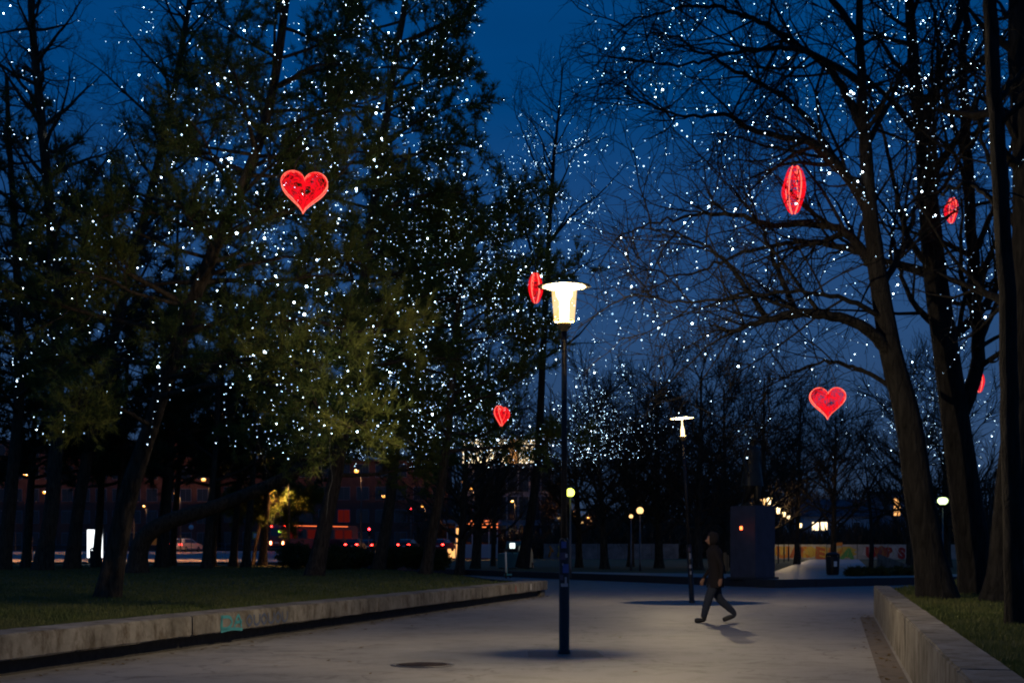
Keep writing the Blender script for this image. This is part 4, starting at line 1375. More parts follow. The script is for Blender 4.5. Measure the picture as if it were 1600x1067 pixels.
for i in range(len(prof) - 1):
    for q in range(24):
        fs.append((i * 24 + q, i * 24 + (q + 1) % 24, (i + 1) * 24 + (q + 1) % 24, (i + 1) * 24 + q))
mb.add(vs, fs, True).build('coat', M['bronze'], st)
MB().box((0, 0, 0.012), (0.75, 0.7, 0.06), 0, 0.01).build('base_plate', M['bronze'], st)
# votive light on the pedestal's left face
v = empty('votive_lantern', tuple(P(1158, 827, 56.25)), 0, 'small glowing red lantern fixed to the pedestal face', 'lantern')
MB().lathe([(0.05, 0.0), (0.055, 0.02), (0.055, 0.12), (0.04, 0.14)], seg=12).build('glass', M['votive'], v)
MB().lathe([(0.065, -0.02), (0.065, 0.0)], seg=12).build('base', M['black'], v)
MB().lathe([(0.06, 0.14), (0.03, 0.17), (0.004, 0.20)], seg=12).build('cap', M['black'], v)
MB().box((0.02, 0.10, 0.0), (0.03, 0.22, 0.02)).build('bracket', M['black'], v)

# ------------------------------------------------------------------ walking person
J, Ed, rt = man(1.74, 0.30, 0.085, 0.05, 0.5)
me = figure(J, Ed, rt)
low = min(v.co.z for v in me.vertices)
for v in me.vertices: v.co.z -= low
for mt in ('jacket', 'jeans', 'skin', 'black'): me.materials.append(M[mt])
for p in me.polygons:
    c = p.center
    if c.z > 1.56: p.material_index = 2
    elif abs(c.y) > 0.185 and 0.70 < c.z < 0.87: p.material_index = 2
    elif c.z > 0.80: p.material_index = 0
    elif c.z > 0.125: p.material_index = 1
    else: p.material_index = 3
wp = P(1119, 972, 28.2)
pr = empty('person', (wp[0], wp[1], 0.0), math.pi, 'person in a dark hooded coat and jeans striding across the plaza', 'person')
link('body', me, None, pr)
def garment(name, prof, mat, seg=28, sq=0.72, fold=0.05, n=7, ph=0.0):
    vs = []; fs = []
    for i, (r, z, dx) in enumerate(prof):
        for q in range(seg):
            a = 2 * math.pi * q / seg
            rr = r * (1 + fold * math.sin(n * a + ph + 3 * z) * (1.0 if i < 3 else 0.35))
            vs.append((sq * rr * math.cos(a) + dx, rr * math.sin(a), z))
    for i in range(len(prof) - 1):
        for q in range(seg):
            fs.append((i * seg + q, i * seg + (q + 1) % seg, (i + 1) * seg + (q + 1) % seg, (i + 1) * seg + q))
    return MB().add(vs, fs, True).build(name, mat, pr)


garment('coat', [(0.235, 0.70, 0.02), (0.225, 0.80, 0.01), (0.205, 0.95, 0.0), (0.19, 1.08, 0.01), (0.21, 1.25, 0.02), (0.225, 1.36, 0.03), (0.20, 1.43, 0.035), (0.12, 1.50, 0.04), (0.085, 1.54, 0.045)], M['jacket'])
vs = []; fs = []        # hood: an open shell round the back and sides of the head
for i in range(9):
    t_ = math.pi * (0.06 + 0.80 * i / 8)
    for q in range(13):
        a = math.radians(62) + math.radians(236) * q / 12
        rr = 0.128 * math.sin(t_) + 0.012
        vs.append((0.085 + rr * math.cos(a) * 1.05, rr * math.sin(a) * 0.92, 1.665 + 0.145 * math.cos(t_)))
for i in range(8):
    for q in range(12):
        fs.append((i * 13 + q, i * 13 + q + 1, (i + 1) * 13 + q + 1, (i + 1) * 13 + q))
MB().add(vs, fs, True).build('hood', M['jacket'], pr)
MB().lathe([(0.005, 0.10), (0.05, 0.092), (0.082, 0.06), (0.092, 0.02), (0.088, -0.02)], seg=18, cap=False).build('hair', M['hair'], pr).location = (0.07, 0, 1.70)
MB().box((-0.16, 0.0, 1.18), (0.16, 0.28, 0.42), 0, 0.05).build('backpack', M['black'], pr)

# ------------------------------------------------------------------ electric scooter
sb = P(791, 902, 53.0)
es = empty('electric_scooter', (sb[0], sb[1], 0.40), 1.35, 'parked electric kick scooter with a pale stem at the lawn edge', 'scooter')
MB().tube([(0, 0, 0.12), (-0.03, 0, 0.55), (-0.09, 0, 1.05)], 0.035, 10).build('stem', M['pale'], es)
MB().box((0.32, 0, 0.13), (0.75, 0.16, 0.05), 0, 0.015).build('deck', M['teal_bright'], es)
MB().tube([(-0.09, -0.24, 1.06), (-0.09, 0, 1.08), (-0.09, 0.24, 1.06)], 0.022, 8).build('handlebar', M['black'], es)
MB().box((-0.09, 0, 1.04), (0.10, 0.16, 0.10), 0, 0.02).build('display', M['black'], es)
MB().tube([(0.02, 0, 0.14), (0.0, 0, 0.42)], 0.045, 10).build('neck_cover', M['teal_bright'], es)
for x in (-0.02, 0.72):
    wv = MB().lathe([(0.07, -0.025), (0.11, -0.025), (0.115, 0.0), (0.11, 0.025), (0.07, 0.025)], seg=18, cap=True).build('wheel', M['rubber'], es)
    wv.rotation_euler = (math.pi / 2, 0, 0); wv.location = (x, 0, 0.11)
    MB().lathe([(0.068, -0.02), (0.068, 0.02)], seg=14).build('rim', M['steel'], wv)
MB().box((0.70, 0, 0.25), (0.26, 0.12, 0.02), 0, 0.005).build('mudguard', M['black'], es)


# ------------------------------------------------------------------ vehicles
def wheel(root, x, y, r, w):
    o = MB().lathe([(r * 0.62, -w / 2), (r * 0.94, -w / 2), (r, -w / 4), (r, w / 4), (r * 0.94, w / 2), (r * 0.62, w / 2)], seg=20).build('wheel', M['rubber'], root)
    o.rotation_euler = (math.pi / 2, 0, 0); o.location = (x, y, r)
    MB().lathe([(r * 0.6, -w / 2 - 0.005), (r * 0.6, w / 2 + 0.005)], seg=14).build('rim', M['steel'], o)


def profile_body(prof, w, inset=None):
    """extrude a side outline (x,z) across width w, with an optional narrower top"""
    mb = MB(); vs = []; n = len(prof)
    for s in (-1, 1):
        for x, z in prof:
            ww = w / 2 * (1 if inset is None else inset(z))
            vs.append((x, s * ww, z))
    fs = [tuple(range(n - 1, -1, -1)), tuple(range(n, 2 * n))]
    for i in range(n):
        i2 = (i + 1) % n
        fs.append((i, i2, n + i2, n + i))
    return mb.add(vs, fs)


def car(px, Y, rz, mat, label, lights=True):
    gz = float(road_z(Y))
    X = (px - 800) / FPX * Y
    root = empty('parked_car' if not lights else 'car', (X, Y, gz + 0.004), rz, label, 'car', 'cars on the road')
    lower = [(-2.1, 0.28), (-2.15, 0.62), (-2.05, 0.92), (-1.2, 0.98), (1.15, 0.95), (2.0, 0.80), (2.15, 0.55), (2.1, 0.28)]
    profile_body(lower, 1.76, lambda z: 1.0 if z < 0.9 else 0.95).build('body', mat, root)
    cabin = [(-1.95, 0.93), (-1.5, 1.40), (-0.9, 1.47), (0.25, 1.45), (1.1, 0.95)]
    profile_body(cabin, 1.58, lambda z: 1.0 if z < 1.2 else 0.82).build('cabin', mat, root)
    MB().add([(-1.93, -0.62, 1.0), (-1.93, 0.62, 1.0), (-1.56, 0.52, 1.36), (-1.56, -0.52, 1.36)], [(0, 1, 2, 3)]).build('rear_window', M['glass_dark'], root).location = (-0.03, 0, 0.01)
    for s in (-1, 1):
        MB().add([(-1.5, s * 0.80, 1.0), (0.85, s * 0.80, 1.0), (0.2, s * 0.70, 1.38), (-1.25, s * 0.70, 1.38)], [(0, 1, 2, 3)]).build('side_window', M['glass_dark'], root)
        MB().box((-2.10, s * 0.68, 0.78), (0.10, 0.26, 0.14), 0, 0.02).build('tail_light', M['tail'], root)
        MB().box((2.06, s * 0.62, 0.68), (0.10, 0.28, 0.12), 0, 0.02).build('headlight', M['head'], root)
        for x in (-1.3, 1.3): wheel(root, x, s * 0.80, 0.31, 0.2)
    MB().box((-2.14, 0, 0.60), (0.02, 0.5, 0.11)).build('number_plate', M['white'], root)
    return root


M['car_dark'] = material('dark_car_paint', (0.02, 0.02, 0.025), 0.25, 0.3, spec=0.6)
M['car_silver'] = material('silver_car_paint', (0.35, 0.35, 0.37), 0.3, 0.5, spec=0.6)
M['car_red'] = material('red_car_paint', (0.22, 0.015, 0.015), 0.3, 0.2, spec=0.6)
car(290, 158, 1.25, M['car_silver'], 'pale car with red tail lights left of the bus')
car(555, 170, 1.45, M['car_dark'], 'dark car with bright red tail lights just right of the dark pine trunk')
car(577, 185, 1.5, M['car_dark'], 'further dark car under the red traffic signal')
car(638, 176, 1.35, M['car_dark'], 'dark car with tail lights between the slender pine and the pale pine trunk')
car(692, 172, 1.3, M['car_red'], 'red car beside the pale leaning pine trunk')

# bus
BY = 164.0
gz = float(road_z(BY))
bx = (433 - 800) / FPX * BY
bus = empty('bus', (bx, BY, gz + 0.004), math.radians(52), 'dark red city bus seen from behind beyond the bushes', 'bus')
BL_, BW_, BH_ = 12.0, 2.5, 3.05
bp = [(0, 0.35), (-0.05, 1.2), (0.05, 2.7), (0.25, 3.0), (0.6, BH_), (BL_ - 0.3, BH_), (BL_, 2.7), (BL_ + 0.05, 0.35)]
M['bus_red'] = material('bus_paint', (0.20, 0.02, 0.025), 0.35, 0.1, spec=0.5)
profile_body(bp, BW_).build('body', M['bus_red'], bus)
MB().add([(-0.03, -1.0, 1.75), (-0.03, 1.0, 1.75), (0.06, 1.0, 2.6), (0.06, -1.0, 2.6)], [(0, 1, 2, 3)]).build('rear_window', M['glass_dark'], bus).location = (-0.03, 0, 0)
for k in range(7):
    for s in (-1, 1):
        MB().box((1.3 + k * 1.5, s * 1.26, 2.0), (1.3, 0.02, 1.05), 0, 0.0).build('side_window', M['glass_dark'] if (s > 0 or k % 3 == 1) else M['win_red'], bus)
for s in (-1, 1):
    MB().box((-0.06, s * 1.02, 0.95), (0.06, 0.26, 0.36), 0, 0.02).build('tail_light', M['tail_or'], bus)
    MB().box((0.14, s * 1.08, 2.84), (0.10, 0.18, 0.14), 0, 0.02).build('top_marker_light', M['tail'], bus)
    for x in (2.6, 9.2): wheel(bus, x, s * 1.12, 0.48, 0.3)
MB().box((-0.01, -0.5, 2.25), (0.06, 0.5, 0.22), 0, 0.01).build('route_display', M['bus_sign'], bus)
MB().box((-0.07, 0.05, 0.98), (0.03, 0.55, 0.13)).build('number_plate', M['white'], bus)
MB().box((-0.07, 0, 0.48), (0.16, 2.4, 0.22), 0, 0.03).build('bumper', M['black'], bus)
MB().box((5.5, -1.28, 2.93), (9.5, 0.05, 0.05)).build('roof_trim', M['neon'], bus)

# small teal utility vehicle standing behind the scooter
ub = P(806, 893, 92.0)
ut = empty('utility_vehicle', (ub[0], ub[1], 0.004), math.radians(80), 'small dark teal utility vehicle with a lit white work lamp behind the scooter', 'vehicle')
profile_body([(-1.3, 0.35), (-1.35, 1.25), (0.5, 1.30), (0.55, 0.35)], 1.9).build('cargo_body', M['teal'], ut)
profile_body([(0.45, 0.35), (0.40, 1.85), (0.65, 2.05), (1.25, 2.03), (1.75, 1.2), (1.85, 0.35)], 1.7, lambda z: 1 if z < 1.3 else 0.85).build('cab', M['teal'], ut)
MB().add([(0.38, -0.6, 1.35), (0.38, 0.6, 1.35), (0.41, 0.55, 1.85), (0.41, -0.55, 1.85)], [(0, 1, 2, 3)]).build('rear_window', M['glass_dark'], ut)
MB().box((-1.30, 0.0, 1.75), (0.08, 0.34, 0.34), 0, 0.02).build('work_lamp', M['work_lamp'], ut)
MB().box((-1.30, 0.0, 1.42), (0.06, 0.06, 0.36)).build('lamp_bracket', M['black'], ut)
MB().box((0.8, 0, 2.10), (0.16, 0.30, 0.08), 0, 0.02).build('beacon', M['red_paint'], ut)
for x in (-0.8, 1.25):
    for s in (-1, 1): wheel(ut, x, s * 0.82, 0.33, 0.22)

# ------------------------------------------------------------------ street furniture
def litter_bin(px, Y, gz, w, h, label, ribs=True):
    X = (px - 800) / FPX * Y
    r = empty('litter_bin', (X, Y, gz), 0.3, label, 'bin')
    MB().lathe([(w * 0.40, 0.0), (w * 0.44, 0.05), (w * 0.5, h * 0.8), (w * 0.48, h * 0.82)], seg=18).build('body', M['black'], r)
    MB().lathe([(w * 0.54, h * 0.86), (w * 0.52, h * 0.93), (w * 0.3, h), (0.01, h * 1.01)], seg=18).build('lid', M['black'], r)
    for k in range(16):
        a = 2 * math.pi * k / 16
        MB().tube([(w * 0.435 * math.cos(a), w * 0.435 * math.sin(a), 0.06), (w * 0.505 * math.cos(a), w * 0.505 * math.sin(a), h * 0.88)], w * 0.03, 5).build('rib', M['pole'], r)
    return r


lb = litter_bin(1301, 66.0, 0.3, 0.62, 1.05, 'dark round litter bin with a pale badge beside the path')
MB().box((-0.05, -0.335, 0.52), (0.16, 0.02, 0.24), 0, 0.005).build('badge', M['white'], lb)
litter_bin(149, 109.0, 0.44, 0.85, 1.25, 'black litter bin standing in front of the glowing poster panel')

pp = P(149, 878, 112.0)
pn = empty('poster_panel', (pp[0], pp[1], 0.44), 0.06, 'glowing white poster panel half hidden behind the lamp-lit trunk', 'poster panel')
MB().box((0, 0, 1.55), (1.35, 0.22, 2.4), 0, 0.05).build('frame', M['steel'], pn)
MB().box((0, -0.125, 1.55), (1.2, 0.02, 2.2), 0, 0.0).build('screen', M['panel'], pn)
for s in (-1, 1): MB().box((s * 0.45, 0, 0.18), (0.12, 0.16, 0.38)).build('leg', M['steel'], pn)
mbp = MB()
mbp.tube([(0.1, -0.142, 2.32), (0.28, -0.142, 2.36), (0.34, -0.142, 2.22), (0.18, -0.142, 2.14), (0.36, -0.142, 2.04), (0.22, -0.142, 1.98)], 0.022, 5)
mbp.build('print', M['spray_blue'], pn)


def railing(px0, px1, Y0, Y1, label):
    a = P(px0, 0, Y0); c = P(px1, 0, Y1)
    a[2] = float(road_z(Y0)); c[2] = float(road_z(Y1))
    r = empty('guard_rail', tuple(a), 0, label, 'railing', 'steel guard rails along the road')
    d = c - a; L = np.linalg.norm(d[:2]); n = max(2, int(L / 1.8))
    for h in (0.55, 1.05):
        MB().tube([(0, 0, h), tuple(d + np.array([0, 0, h]))], 0.03, 6).build('rail', M['steel'], r)
    for k in range(n + 1):
        q = d * k / n
        MB().tube([(q[0], q[1], q[2] - 0.05), (q[0], q[1], q[2] + 1.08)], 0.03, 6).build('post', M['steel'], r)


railing(-30, 66, 136, 138, 'steel guard rail at the far left before the red facade')
railing(80, 140, 138, 139, 'steel guard rail left of the poster panel')
railing(322, 440, 146, 150, 'steel guard rail left of the bus')


def signpost(px, py, Y, label, shape, mat):
    c = P(px, py, Y); gz = float(road_z(Y)); H = c[2] - gz
    r = empty('road_sign', (c[0], c[1], gz), 0, label, 'sign', 'road signs')
    MB().tube([(0, 0, -0.05), (0, 0, H + 0.35)], 0.035, 8).build('pole', M['steel'], r)
    if shape == 'round':
        o = MB().lathe([(0.32, -0.015), (0.32, 0.015)], seg=24).build('plate', M['white'], r)
        o.rotation_euler = (math.pi / 2, 0, 0); o.location = (0, -0.06, H)
        o2 = MB().lathe([(0.325, -0.02), (0.325, 0.02), (0.26, 0.022), (0.26, -0.02)], seg=24, cap=False).build('rim', M['red_paint'], r)
        o2.rotation_euler = (math.pi / 2, 0, 0); o2.location = (0, -0.06, H)
    else:
        MB().box((0, -0.06, H), (0.6, 0.03, 0.75), 0, 0.01).build('plate', mat, r)
        MB().box((0, -0.08, H), (0.36, 0.02, 0.45), 0, 0.01).build('symbol', M['white'], r)


signpost(299, 823, 146, 'round traffic sign on a pole left of the bus', 'round', None)
signpost(399, 836, 150, 'yellow rectangular road sign just left of the bus', 'rect', M['yellow_paint'])
signpost(414, 838, 160, 'small orange sign at the rear corner of the bus', 'rect', M['orange_paint'])


def signal(px, py, Y, label):
    c = P(px, py, Y); gz = float(road_z(Y)); H = c[2] - gz
    r = empty('traffic_light', (c[0], c[1], gz), 0, label, 'traffic light', 'traffic lights at the junction')
    MB().tube([(0, 0.1, -0.05), (0, 0.1, H + 0.4)], 0.06, 8).build('pole', M['steel'], r)
    MB().box((0, 0, H - 0.3), (0.34, 0.22, 0.98), 0, 0.03).build('housing', M['black'], r)
    for k, mt in enumerate(('signal', 'glass_dark', 'glass_dark')):
        o = MB().lathe([(0.12, -0.03), (0.11, 0.03), (0.01, 0.05)], seg=16).build('lens', M[mt], r)
        o.rotation_euler = (math.pi / 2, 0, 0); o.location = (0, -0.13, H - 0.3 * k)
        MB().lathe([(0.145, 0.0), (0.15, 0.14)], seg=14, cap=False).build('visor', M['black'], o)


signal(577, 826, 166, 'red traffic light low beside the dark pine trunk')
signal(642, 794, 190, 'high red traffic light right of the slender pine')
signal(566, 846, 205, 'small far traffic light near the cars')


def street_lamp(px, py, Y, label, mat='lamp_orange', gz=None, r=0.16):
    c = P(px, py, Y); gz = float(road_z(Y)) if gz is None else gz; H = c[2] - gz
    o = empty('street_lamp', (c[0], c[1], gz), 0, label, 'street lamp', 'street lamps along the road')
    MB().tube([(0.5, 0, -0.1), (0.5, 0, H * 0.9), (0.35, 0, H + 0.05), (0.0, 0, H + 0.12)], [0.09, 0.06, 0.05, 0.045], 8).build('pole', M['steel'], o)
    MB().box((0.0, 0, H + 0.09), (0.62, 0.26, 0.10), 0, 0.03).build('housing', M['steel'], o)
    r *= 1.5
    MB().lathe([(r * 0.72, H - r * 0.8), (r, H - r * 0.2), (r, H + 0.035)], seg=14, cap=False).build('lamp_lens', M[mat], o)
    if mat == 'lamp_orange':
        MB().lathe([(0.01, H - 0.005), (r * 0.62, H - 0.005), (r * 0.62, H + 0.02)], seg=12, cap=False).build('lamp_disc', M['lamp_down'], o)


street_lamp(557, 735, 150, 'orange street lamp high behind the dark pine trunk')
street_lamp(735, 761, 178, 'bright orange street lamp above the neon pavilion', r=0.2)
street_lamp(724, 752, 215, 'small upper orange street lamp left of the bright one')
street_lamp(722, 771, 232, 'small lower orange street lamp left of the bright one')
street_lamp(733, 789, 250, 'tiny far street lamp under the bright orange one')
street_lamp(800, 782, 215, 'orange street lamp above the teal vehicle')
street_lamp(768, 761, 250, 'tiny pale street lamp right of the bright orange one', 'lamp_warm')
street_lamp(880, 799, 240, 'small orange street lamp left of the near lamp post', gz=0.3)
street_lamp(873, 808, 230, 'small pale street lamp low beside the near lamp post', 'lamp_warm', gz=0.3)
street_lamp(897, 816, 245, 'tiny orange street lamp just right of the near lamp post', gz=0.3)
street_lamp(909, 815, 225, 'pale street lamp right of the near lamp post', 'lamp_warm', gz=0.3)
street_lamp(919, 808, 250, 'far orange street lamp left of the globe lamp', gz=0.3)
for px, py, Y, lab in [(40, 742, 118, 'added street lamp hidden in the dark evergreens at the far left'), (-70, 742, 119, 'added street lamp out of view beyond the left edge of the park'), (200, 746, 118, 'added street lamp hidden in the evergreens behind the lamp-lit trunk'),
                       (318, 748, 119, 'added street lamp hidden behind the evergreens near the round sign'), (440, 746, 96.5, 'added street lamp above the low lit pine'),
                       (70, 768, 152, 'added street lamp over the road at the far left guard rail'), (275, 770, 154, 'added street lamp over the road beside the pale car'), (600, 774, 160, 'added street lamp over the cars behind the slender pine'),
                       (20, 790, 250, 'added street lamp at the far left end of the red building'), (225, 790, 250, 'added street lamp in front of the red building behind the leaning tree'),
                       (320, 790, 250, 'added street lamp at the right end of the red building'), (440, 790, 252, 'added street lamp in front of the dark building above the bus'), (660, 790, 252, 'added street lamp in front of the dark building above the cars')]:
    street_lamp(px, py, Y, lab, r=0.2 if Y < 100 else 0.13 if Y < 130 else 0.15)  # lamps added mostly out of sight to light pavement, low pine, road and facades

# ------------------------------------------------------------------ buildings and far walls
def block(name, label, px0, px1, top, Y, depth, mat, floors, bays, lit, gz=0.0, winmat='win_warm', wz=(0.3, 0.85), wx=0.62, roof=True):
    """far building with window openings; lit: dict {(floor, bay): material key}"""
    a = P(px0, top, Y); c = P(px1, top, Y)
    w = c[0] - a[0]; H = a[2] - gz
    root = empty(name, ((a[0] + c[0]) / 2, Y, gz), 0, label, 'building')
    MB().box((0, depth / 2, H / 2), (w, depth, H)).build('wall', mat, root)
    if roof: MB().box((0, depth / 2, H + 0.2), (w + 0.6, depth + 0.6, 0.4)).build('roof', M['roof'], root)
    fh = H / floors; bw = w / bays
    for f in range(floors):
        for b_ in range(bays):
            x = -w / 2 + bw * (b_ + 0.5); z = fh * (f + (wz[0] + wz[1]) / 2)
            ww, hh = bw * wx, fh * (wz[1] - wz[0])
            wn = MB().box((x, -0.03, z), (ww + 0.16, 0.12, hh + 0.16)).build('window', M['facade_grey'] if mat is not M['facade_grey'] else M['facade_pale'], root)
            key = lit.get((f, b_))
            MB().box((x, -0.10, z), (ww, 0.04, hh)).build('pane', M[key] if key else M['glass_dark'], wn)
            MB().box((x, -0.125, z), (0.06, 0.03, hh)).build('mullion', M['roof'], wn)
    return root


LIT = {(3, b_): k for b_, k in enumerate(['win_warm', 'win_warm', 'win_warm', 'win_warm', 'win_orange', 'win_warm', 'win_warm', None])}
block('office_building', 'office block behind the trees with one brightly lit upper storey', 722, 862, 684, 262, 14, M['facade_grey'], 4, 8, LIT, gz=1.2, wz=(0.12, 0.95), wx=0.86)
block('apartment_building', 'long dark red building across the road at the left', -40, 330, 690, 262, 16, M['facade_red'], 5, 14, {(0, 10): 'win_dim'}, gz=1.3)
block('apartment_building', 'dark building across the road behind the bus and pines', 345, 700, 720, 268, 16, M['facade_red'], 4, 12, {(2, 1): 'win_dim', (1, 6): 'win_red'}, gz=1.3)
# house with gables, right
hb = P(1308, 860, 235)
hs = empty('gabled_house', (hb[0], 235, 0.3), 0, 'pale blue-grey gabled house with lit windows beyond the graffiti wall', 'building')
MB().box((0, 4, 3.4), (11, 8, 6.8)).build('wall', M['facade_pale'], hs)
profile_body([(-0.5, 6.8), (4.0, 9.8), (8.5, 6.8)], 11.6).build('roof', M['roof'], hs).rotation_euler = (0, 0, math.pi / 2)
gb = profile_body([(-2.2, 2.6), (0, 4.6), (2.2, 2.6)], 1.2).build('porch_gable', M['facade_pale'], hs); gb.location = (0.5, -0.7, 0.4)
for x, z, key in [(-3.6, 5.2, 'win_warm'), (-2.2, 5.2, 'win_warm'), (0.6, 5.2, None), (3.2, 5.2, None), (-3.0, 2.2, None), (3.4, 2.2, None)]:
    wn = MB().box((x, -0.04, z), (1.25, 0.1, 1.5)).build('window', M['white'], hs)
    MB().box((x, -0.10, z), (1.05, 0.04, 1.3)).build('pane', M[key] if key else M['glass_dark'], wn)
ow = block('dark_house', 'dark house with one orange lit window between the bare trees', 1378, 1440, 770, 236, 8, M['facade_grey'], 2, 4, {(1, 1): 'win_orange'}, gz=0.3)

# neon pavilion by the junction
nb = P(738, 866, 205)
npv = empty('pavilion', (nb[0], 205, 0.3), 0, 'low pavilion with orange neon bands and lit glass front behind the trunks', 'building')
MB().box((0, 2.5, 5.35), (8.4, 5.4, 0.5), 0, 0.05).build('canopy', M['facade_grey'], npv)
for z in (5.0, 5.45, 4.55): MB().box((1.2, -0.3, z), (5.0, 0.08, 0.09)).build('neon_band', M['neon'], npv)
for k in range(7):
    x = -3.6 + k * 1.2
    MB().box((x, 0, 2.5), (0.12, 0.14, 5.0)).build('mullion', M['pale'], npv)
    if k < 6:
        MB().box((x + 0.6, 0.03, 1.1), (1.06, 0.05, 2.0)).build('glass_panel', M['win_orange'] if k in (0, 1, 3) else M['facade_pale'], npv)
        MB().box((x + 0.6, 0.03, 3.4), (1.06, 0.05, 2.0)).build('glass_panel', M['glass_dark'] if k not in (1,) else M['win_orange'], npv)
MB().box((0, 3, 2.4), (8.0, 0.3, 4.8)).build('back_wall', M['facade_red'], npv)

# graffiti wall at the end of the path
def far_wall(name, label, px0, px1, Y, h, mat, letters=()):
    a = P(px0, 0, Y); c = P(px1, 0, Y); w = c[0] - a[0]
    root = empty(name, ((a[0] + c[0]) / 2, Y, 0.3), 0, label, 'wall')
    n = max(1, int(round(w / 4.0)))
    for k in range(n):
        MB().box((-w / 2 + (k + 0.5) * w / n, 0, h / 2), (w / n - 0.03, 0.2, h)).build('panel', mat, root)
    for k in range(n + 1):
        MB().box((-w / 2 + k * w / n, 0, h / 2 + 0.04), (0.10, 0.26, h + 0.08)).build('post', M['conc'], root)
    return root, w


GW, gww = far_wall('graffiti_wall', 'pale wall with large orange and red graffiti at the end of the path', 1196, 1530, 192, 2.0, M['fence_wall'])


def letters(word, root, x0, z0, size, mats, fill, advance):
    """fat hand-painted letters over an uneven painted ground, each its own paint shape on the wall"""
    x = x0
    for i, ch in enumerate(word):
        cu = bpy.data.curves.new('letter', 'FONT'); cu.body = ch; cu.size = size; cu.offset = 0.11; cu.shear = 0.3 * math.sin(i * 1.9)
        cu.extrude = 0.004
        o = bpy.data.objects.new('letter_tmp', cu); COL.objects.link(o)
        dg = bpy.context.evaluated_depsgraph_get()
        me = bpy.data.meshes.new_from_object(o.evaluated_get(dg))
        bpy.data.objects.remove(o)
        lo = link('letter', me, M[mats[i % len(mats)]], root)
        lo.rotation_euler = (math.pi / 2, 0.26 * math.sin(i * 2.7), 0)
        lo.scale = (advance / 1.35, 1.0, 1.0)
        lo.location = (x, -0.124 - 0.005 * (i % 2), z0 + 0.10 * math.sin(i * 2.1))
        n = 16
        ring = [(x + advance * 0.45 + (0.72 + 0.16 * math.sin(k * 2.3 + i)) * advance * math.cos(2 * math.pi * k / n), -0.108 - 0.003 * (i % 2), 0.98 + (0.78 + 0.12 * math.sin(k * 3.1 + i * 2)) * math.sin(2 * math.pi * k / n)) for k in range(n)]
        MB().add(ring, [tuple(range(n))]).build('paint_ground', M[fill[i % len(fill)]], root)
        for q in range(3):
            a = x + advance * (0.1 + 0.35 * q)
            MB().tube([(a, -0.135, 0.2 + 0.25 * math.sin(i * 3 + q)), (a + 0.25, -0.135, 0.9 + 0.3 * math.sin(i + q * 2)), (a - 0.1, -0.135, 1.7 - 0.2 * math.cos(i * 2 + q))], 0.02, 4).build('paint_line', M[['rust_paint', 'spray_red', 'yellow_paint', 'green_paint'][(i + q) % 4]], root)
        x += advance
    return x


M['cream_paint'] = material('cream_paint', (0.42, 0.34, 0.18), 0.8)
M['rust_paint'] = material('rust_paint', (0.34, 0.10, 0.04), 0.8)
M['grey_paint'] = material('grey_wall_paint', (0.45, 0.40, 0.36), 0.8)
xg = letters('UPRECA', GW, -gww / 2 + 1.4, 0.25, 2.05, ['orange_paint', 'rust_paint', 'orange_paint', 'rust_paint', 'orange_paint', 'green_paint'], ['yellow_paint', 'cream_paint', 'yellow_paint'], 1.75)
letters('UIBSAUS', GW, xg + 1.6, 0.28, 1.9, ['red_paint', 'spray_red', 'red_paint'], ['grey_paint', 'rust_paint', 'grey_paint'], 1.45)
M['fence_grey'] = material('grey_fence_panels', (0.10, 0.10, 0.10), 0.9, noise=(0.22, 0.21, 0.2), scale=0.9)
FW, fww = far_wall('fence_wall', 'grey white fence wall behind the globe lamps', 850, 1060, 196, 2.1, M['fence_grey'])
for k, (x, mt) in enumerate([(-8.6, 'orange_paint'), (-7.4, 'yellow_paint'), (-6.4, 'orange_paint')]):
    MB().tube([(x, -0.12, 0.3), (x + 0.3, -0.12, 1.2), (x + 0.1, -0.12, 1.8), (x + 0.6, -0.12, 1.0)], 0.16, 6).build('orange_light_smear', M[mt], FW)  # orange light on the fence, put in as coloured smears
# pale ramp edge at the right
rb = P(1396, 872, 84)
rp = empty('ramp_wall', (rb[0], 84, 0.3), 0, 'sloping pale concrete ramp edge behind the big bare trunk', 'wall')
MB().add([(-0.9, 0, 0), (-0.9, 0.25, 0), (-0.9, 0, 0.95), (-0.9, 0.25, 0.95), (1.2, 0, 0), (1.2, 0.25, 0), (1.2, 0, 0.18), (1.2, 0.25, 0.18)],
         [(0, 4, 6, 2), (1, 3, 7, 5), (2, 6, 7, 3), (0, 1, 5, 4), (0, 2, 3, 1), (4, 5, 7, 6)]).build('ramp', M['conc'], rp)

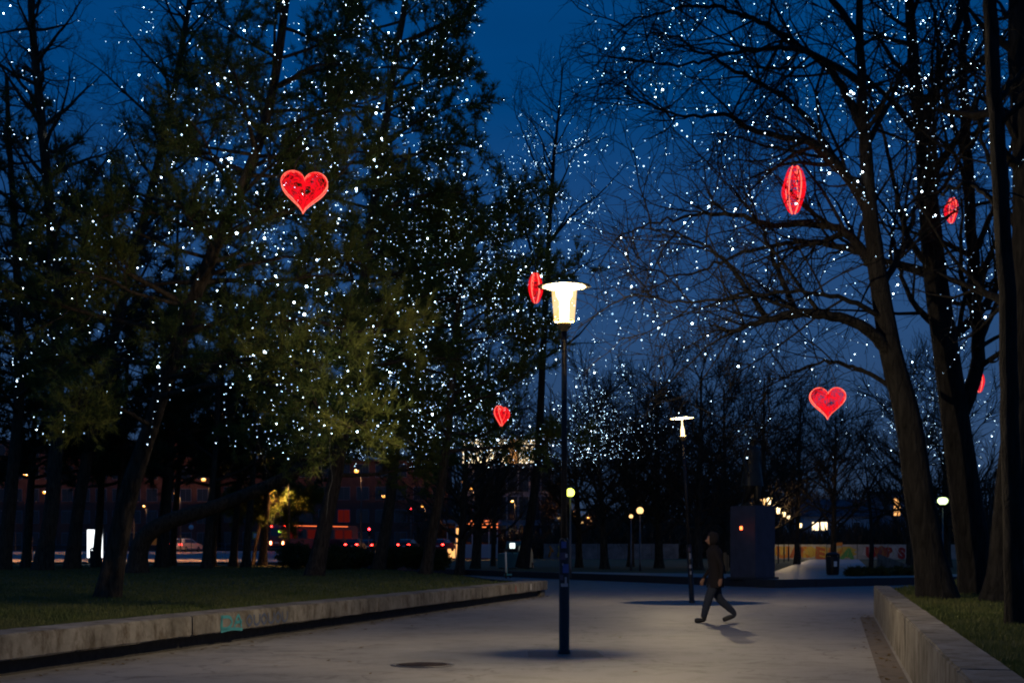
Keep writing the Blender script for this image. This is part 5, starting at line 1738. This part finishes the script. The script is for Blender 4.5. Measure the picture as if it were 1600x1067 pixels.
# ------------------------------------------------------------------ far wood behind the park
def wood(name, label, x0, x1, y0, y1, h, n, z0):
    X = RNG.uniform(x0, x1, n); Y = RNG.uniform(y0, y1, n)
    hh = h * (0.72 + 0.28 * np.sin(X * 0.21 + 1.3) * np.sin(X * 0.083 + Y * 0.05)) * (0.8 + 0.2 * np.sin(X * 0.9))
    z = z0 + hh * RNG.uniform(0, 1, n) ** 0.85
    p = np.stack([X, Y, z], 1)
    d = RNG.normal(0, 0.5, (n, 3)); d[:, 2] = np.abs(d[:, 2]) + 0.9; d /= np.linalg.norm(d, axis=1, keepdims=True)
    L = RNG.uniform(0.8, 2.4, (n, 1)); sdir = np.cross(d, RNG.normal(0, 1, (n, 3))); sdir /= np.linalg.norm(sdir, axis=1, keepdims=True)
    w = RNG.uniform(0.05, 0.16, (n, 1))
    V = np.stack([p + sdir * w, p + d * L, p - sdir * w], 1).reshape(-1, 3)
    o = link(name, mesh_np(name, V, [np.arange(3 * n).reshape(-1, 3)]), M['bark'])
    return tag(o, label, 'trees', kind='stuff')


wood('woods', 'far dark mass of bare trees behind the graffiti wall', 5, 150, 245, 275, 19, 60000, 0.0)
wood('woods', 'dark undergrowth and thicket behind the fence wall', -14, 120, 205, 228, 7.5, 42000, 0.0)
wood('woods', 'far dark trees behind the buildings across the road', -150, 8, 285, 305, 26, 46000, 0.0)

# fallen leaves gathered along the foot of the seat wall and the gutter
n = 420
t = RNG.uniform(0.02, 0.98, n)
side = RNG.uniform(0, 1, n) < 0.62
yl = np.where(side, 12 + 33 * t, 8 + 24 * t)
xl = np.where(side, left_line(yl) + 0.06 + np.abs(RNG.normal(0, 0.16, n)), right_line(yl) - 0.10 - np.abs(RNG.normal(0, 0.18, n)))
far = RNG.uniform(0, 1, n) < 0.12
xl = np.where(far, left_line(yl) + RNG.uniform(0.5, 8.5, n), xl)
c = np.stack([xl, yl, np.full(n, 0.012)], 1)
a1 = RNG.uniform(0, 6.28, n); sz = RNG.uniform(0.025, 0.055, n)
u = np.stack([np.cos(a1), np.sin(a1), RNG.normal(0, 0.15, n)], 1) * sz[:, None]
v = np.stack([-np.sin(a1), np.cos(a1), RNG.normal(0, 0.15, n)], 1) * sz[:, None] * 0.6
V = np.stack([c - u, c - v * 0.9, c + u, c + v], 1).reshape(-1, 3)
V[:, 2] = np.maximum(V[:, 2], 0.007)
o = link('fallen_leaves', mesh_np('fallen_leaves', V, [np.arange(4 * n).reshape(-1, 4)]), M['leaf_dry'])
tag(o, 'brown fallen leaves gathered along the foot of the low walls', 'leaves', kind='stuff')
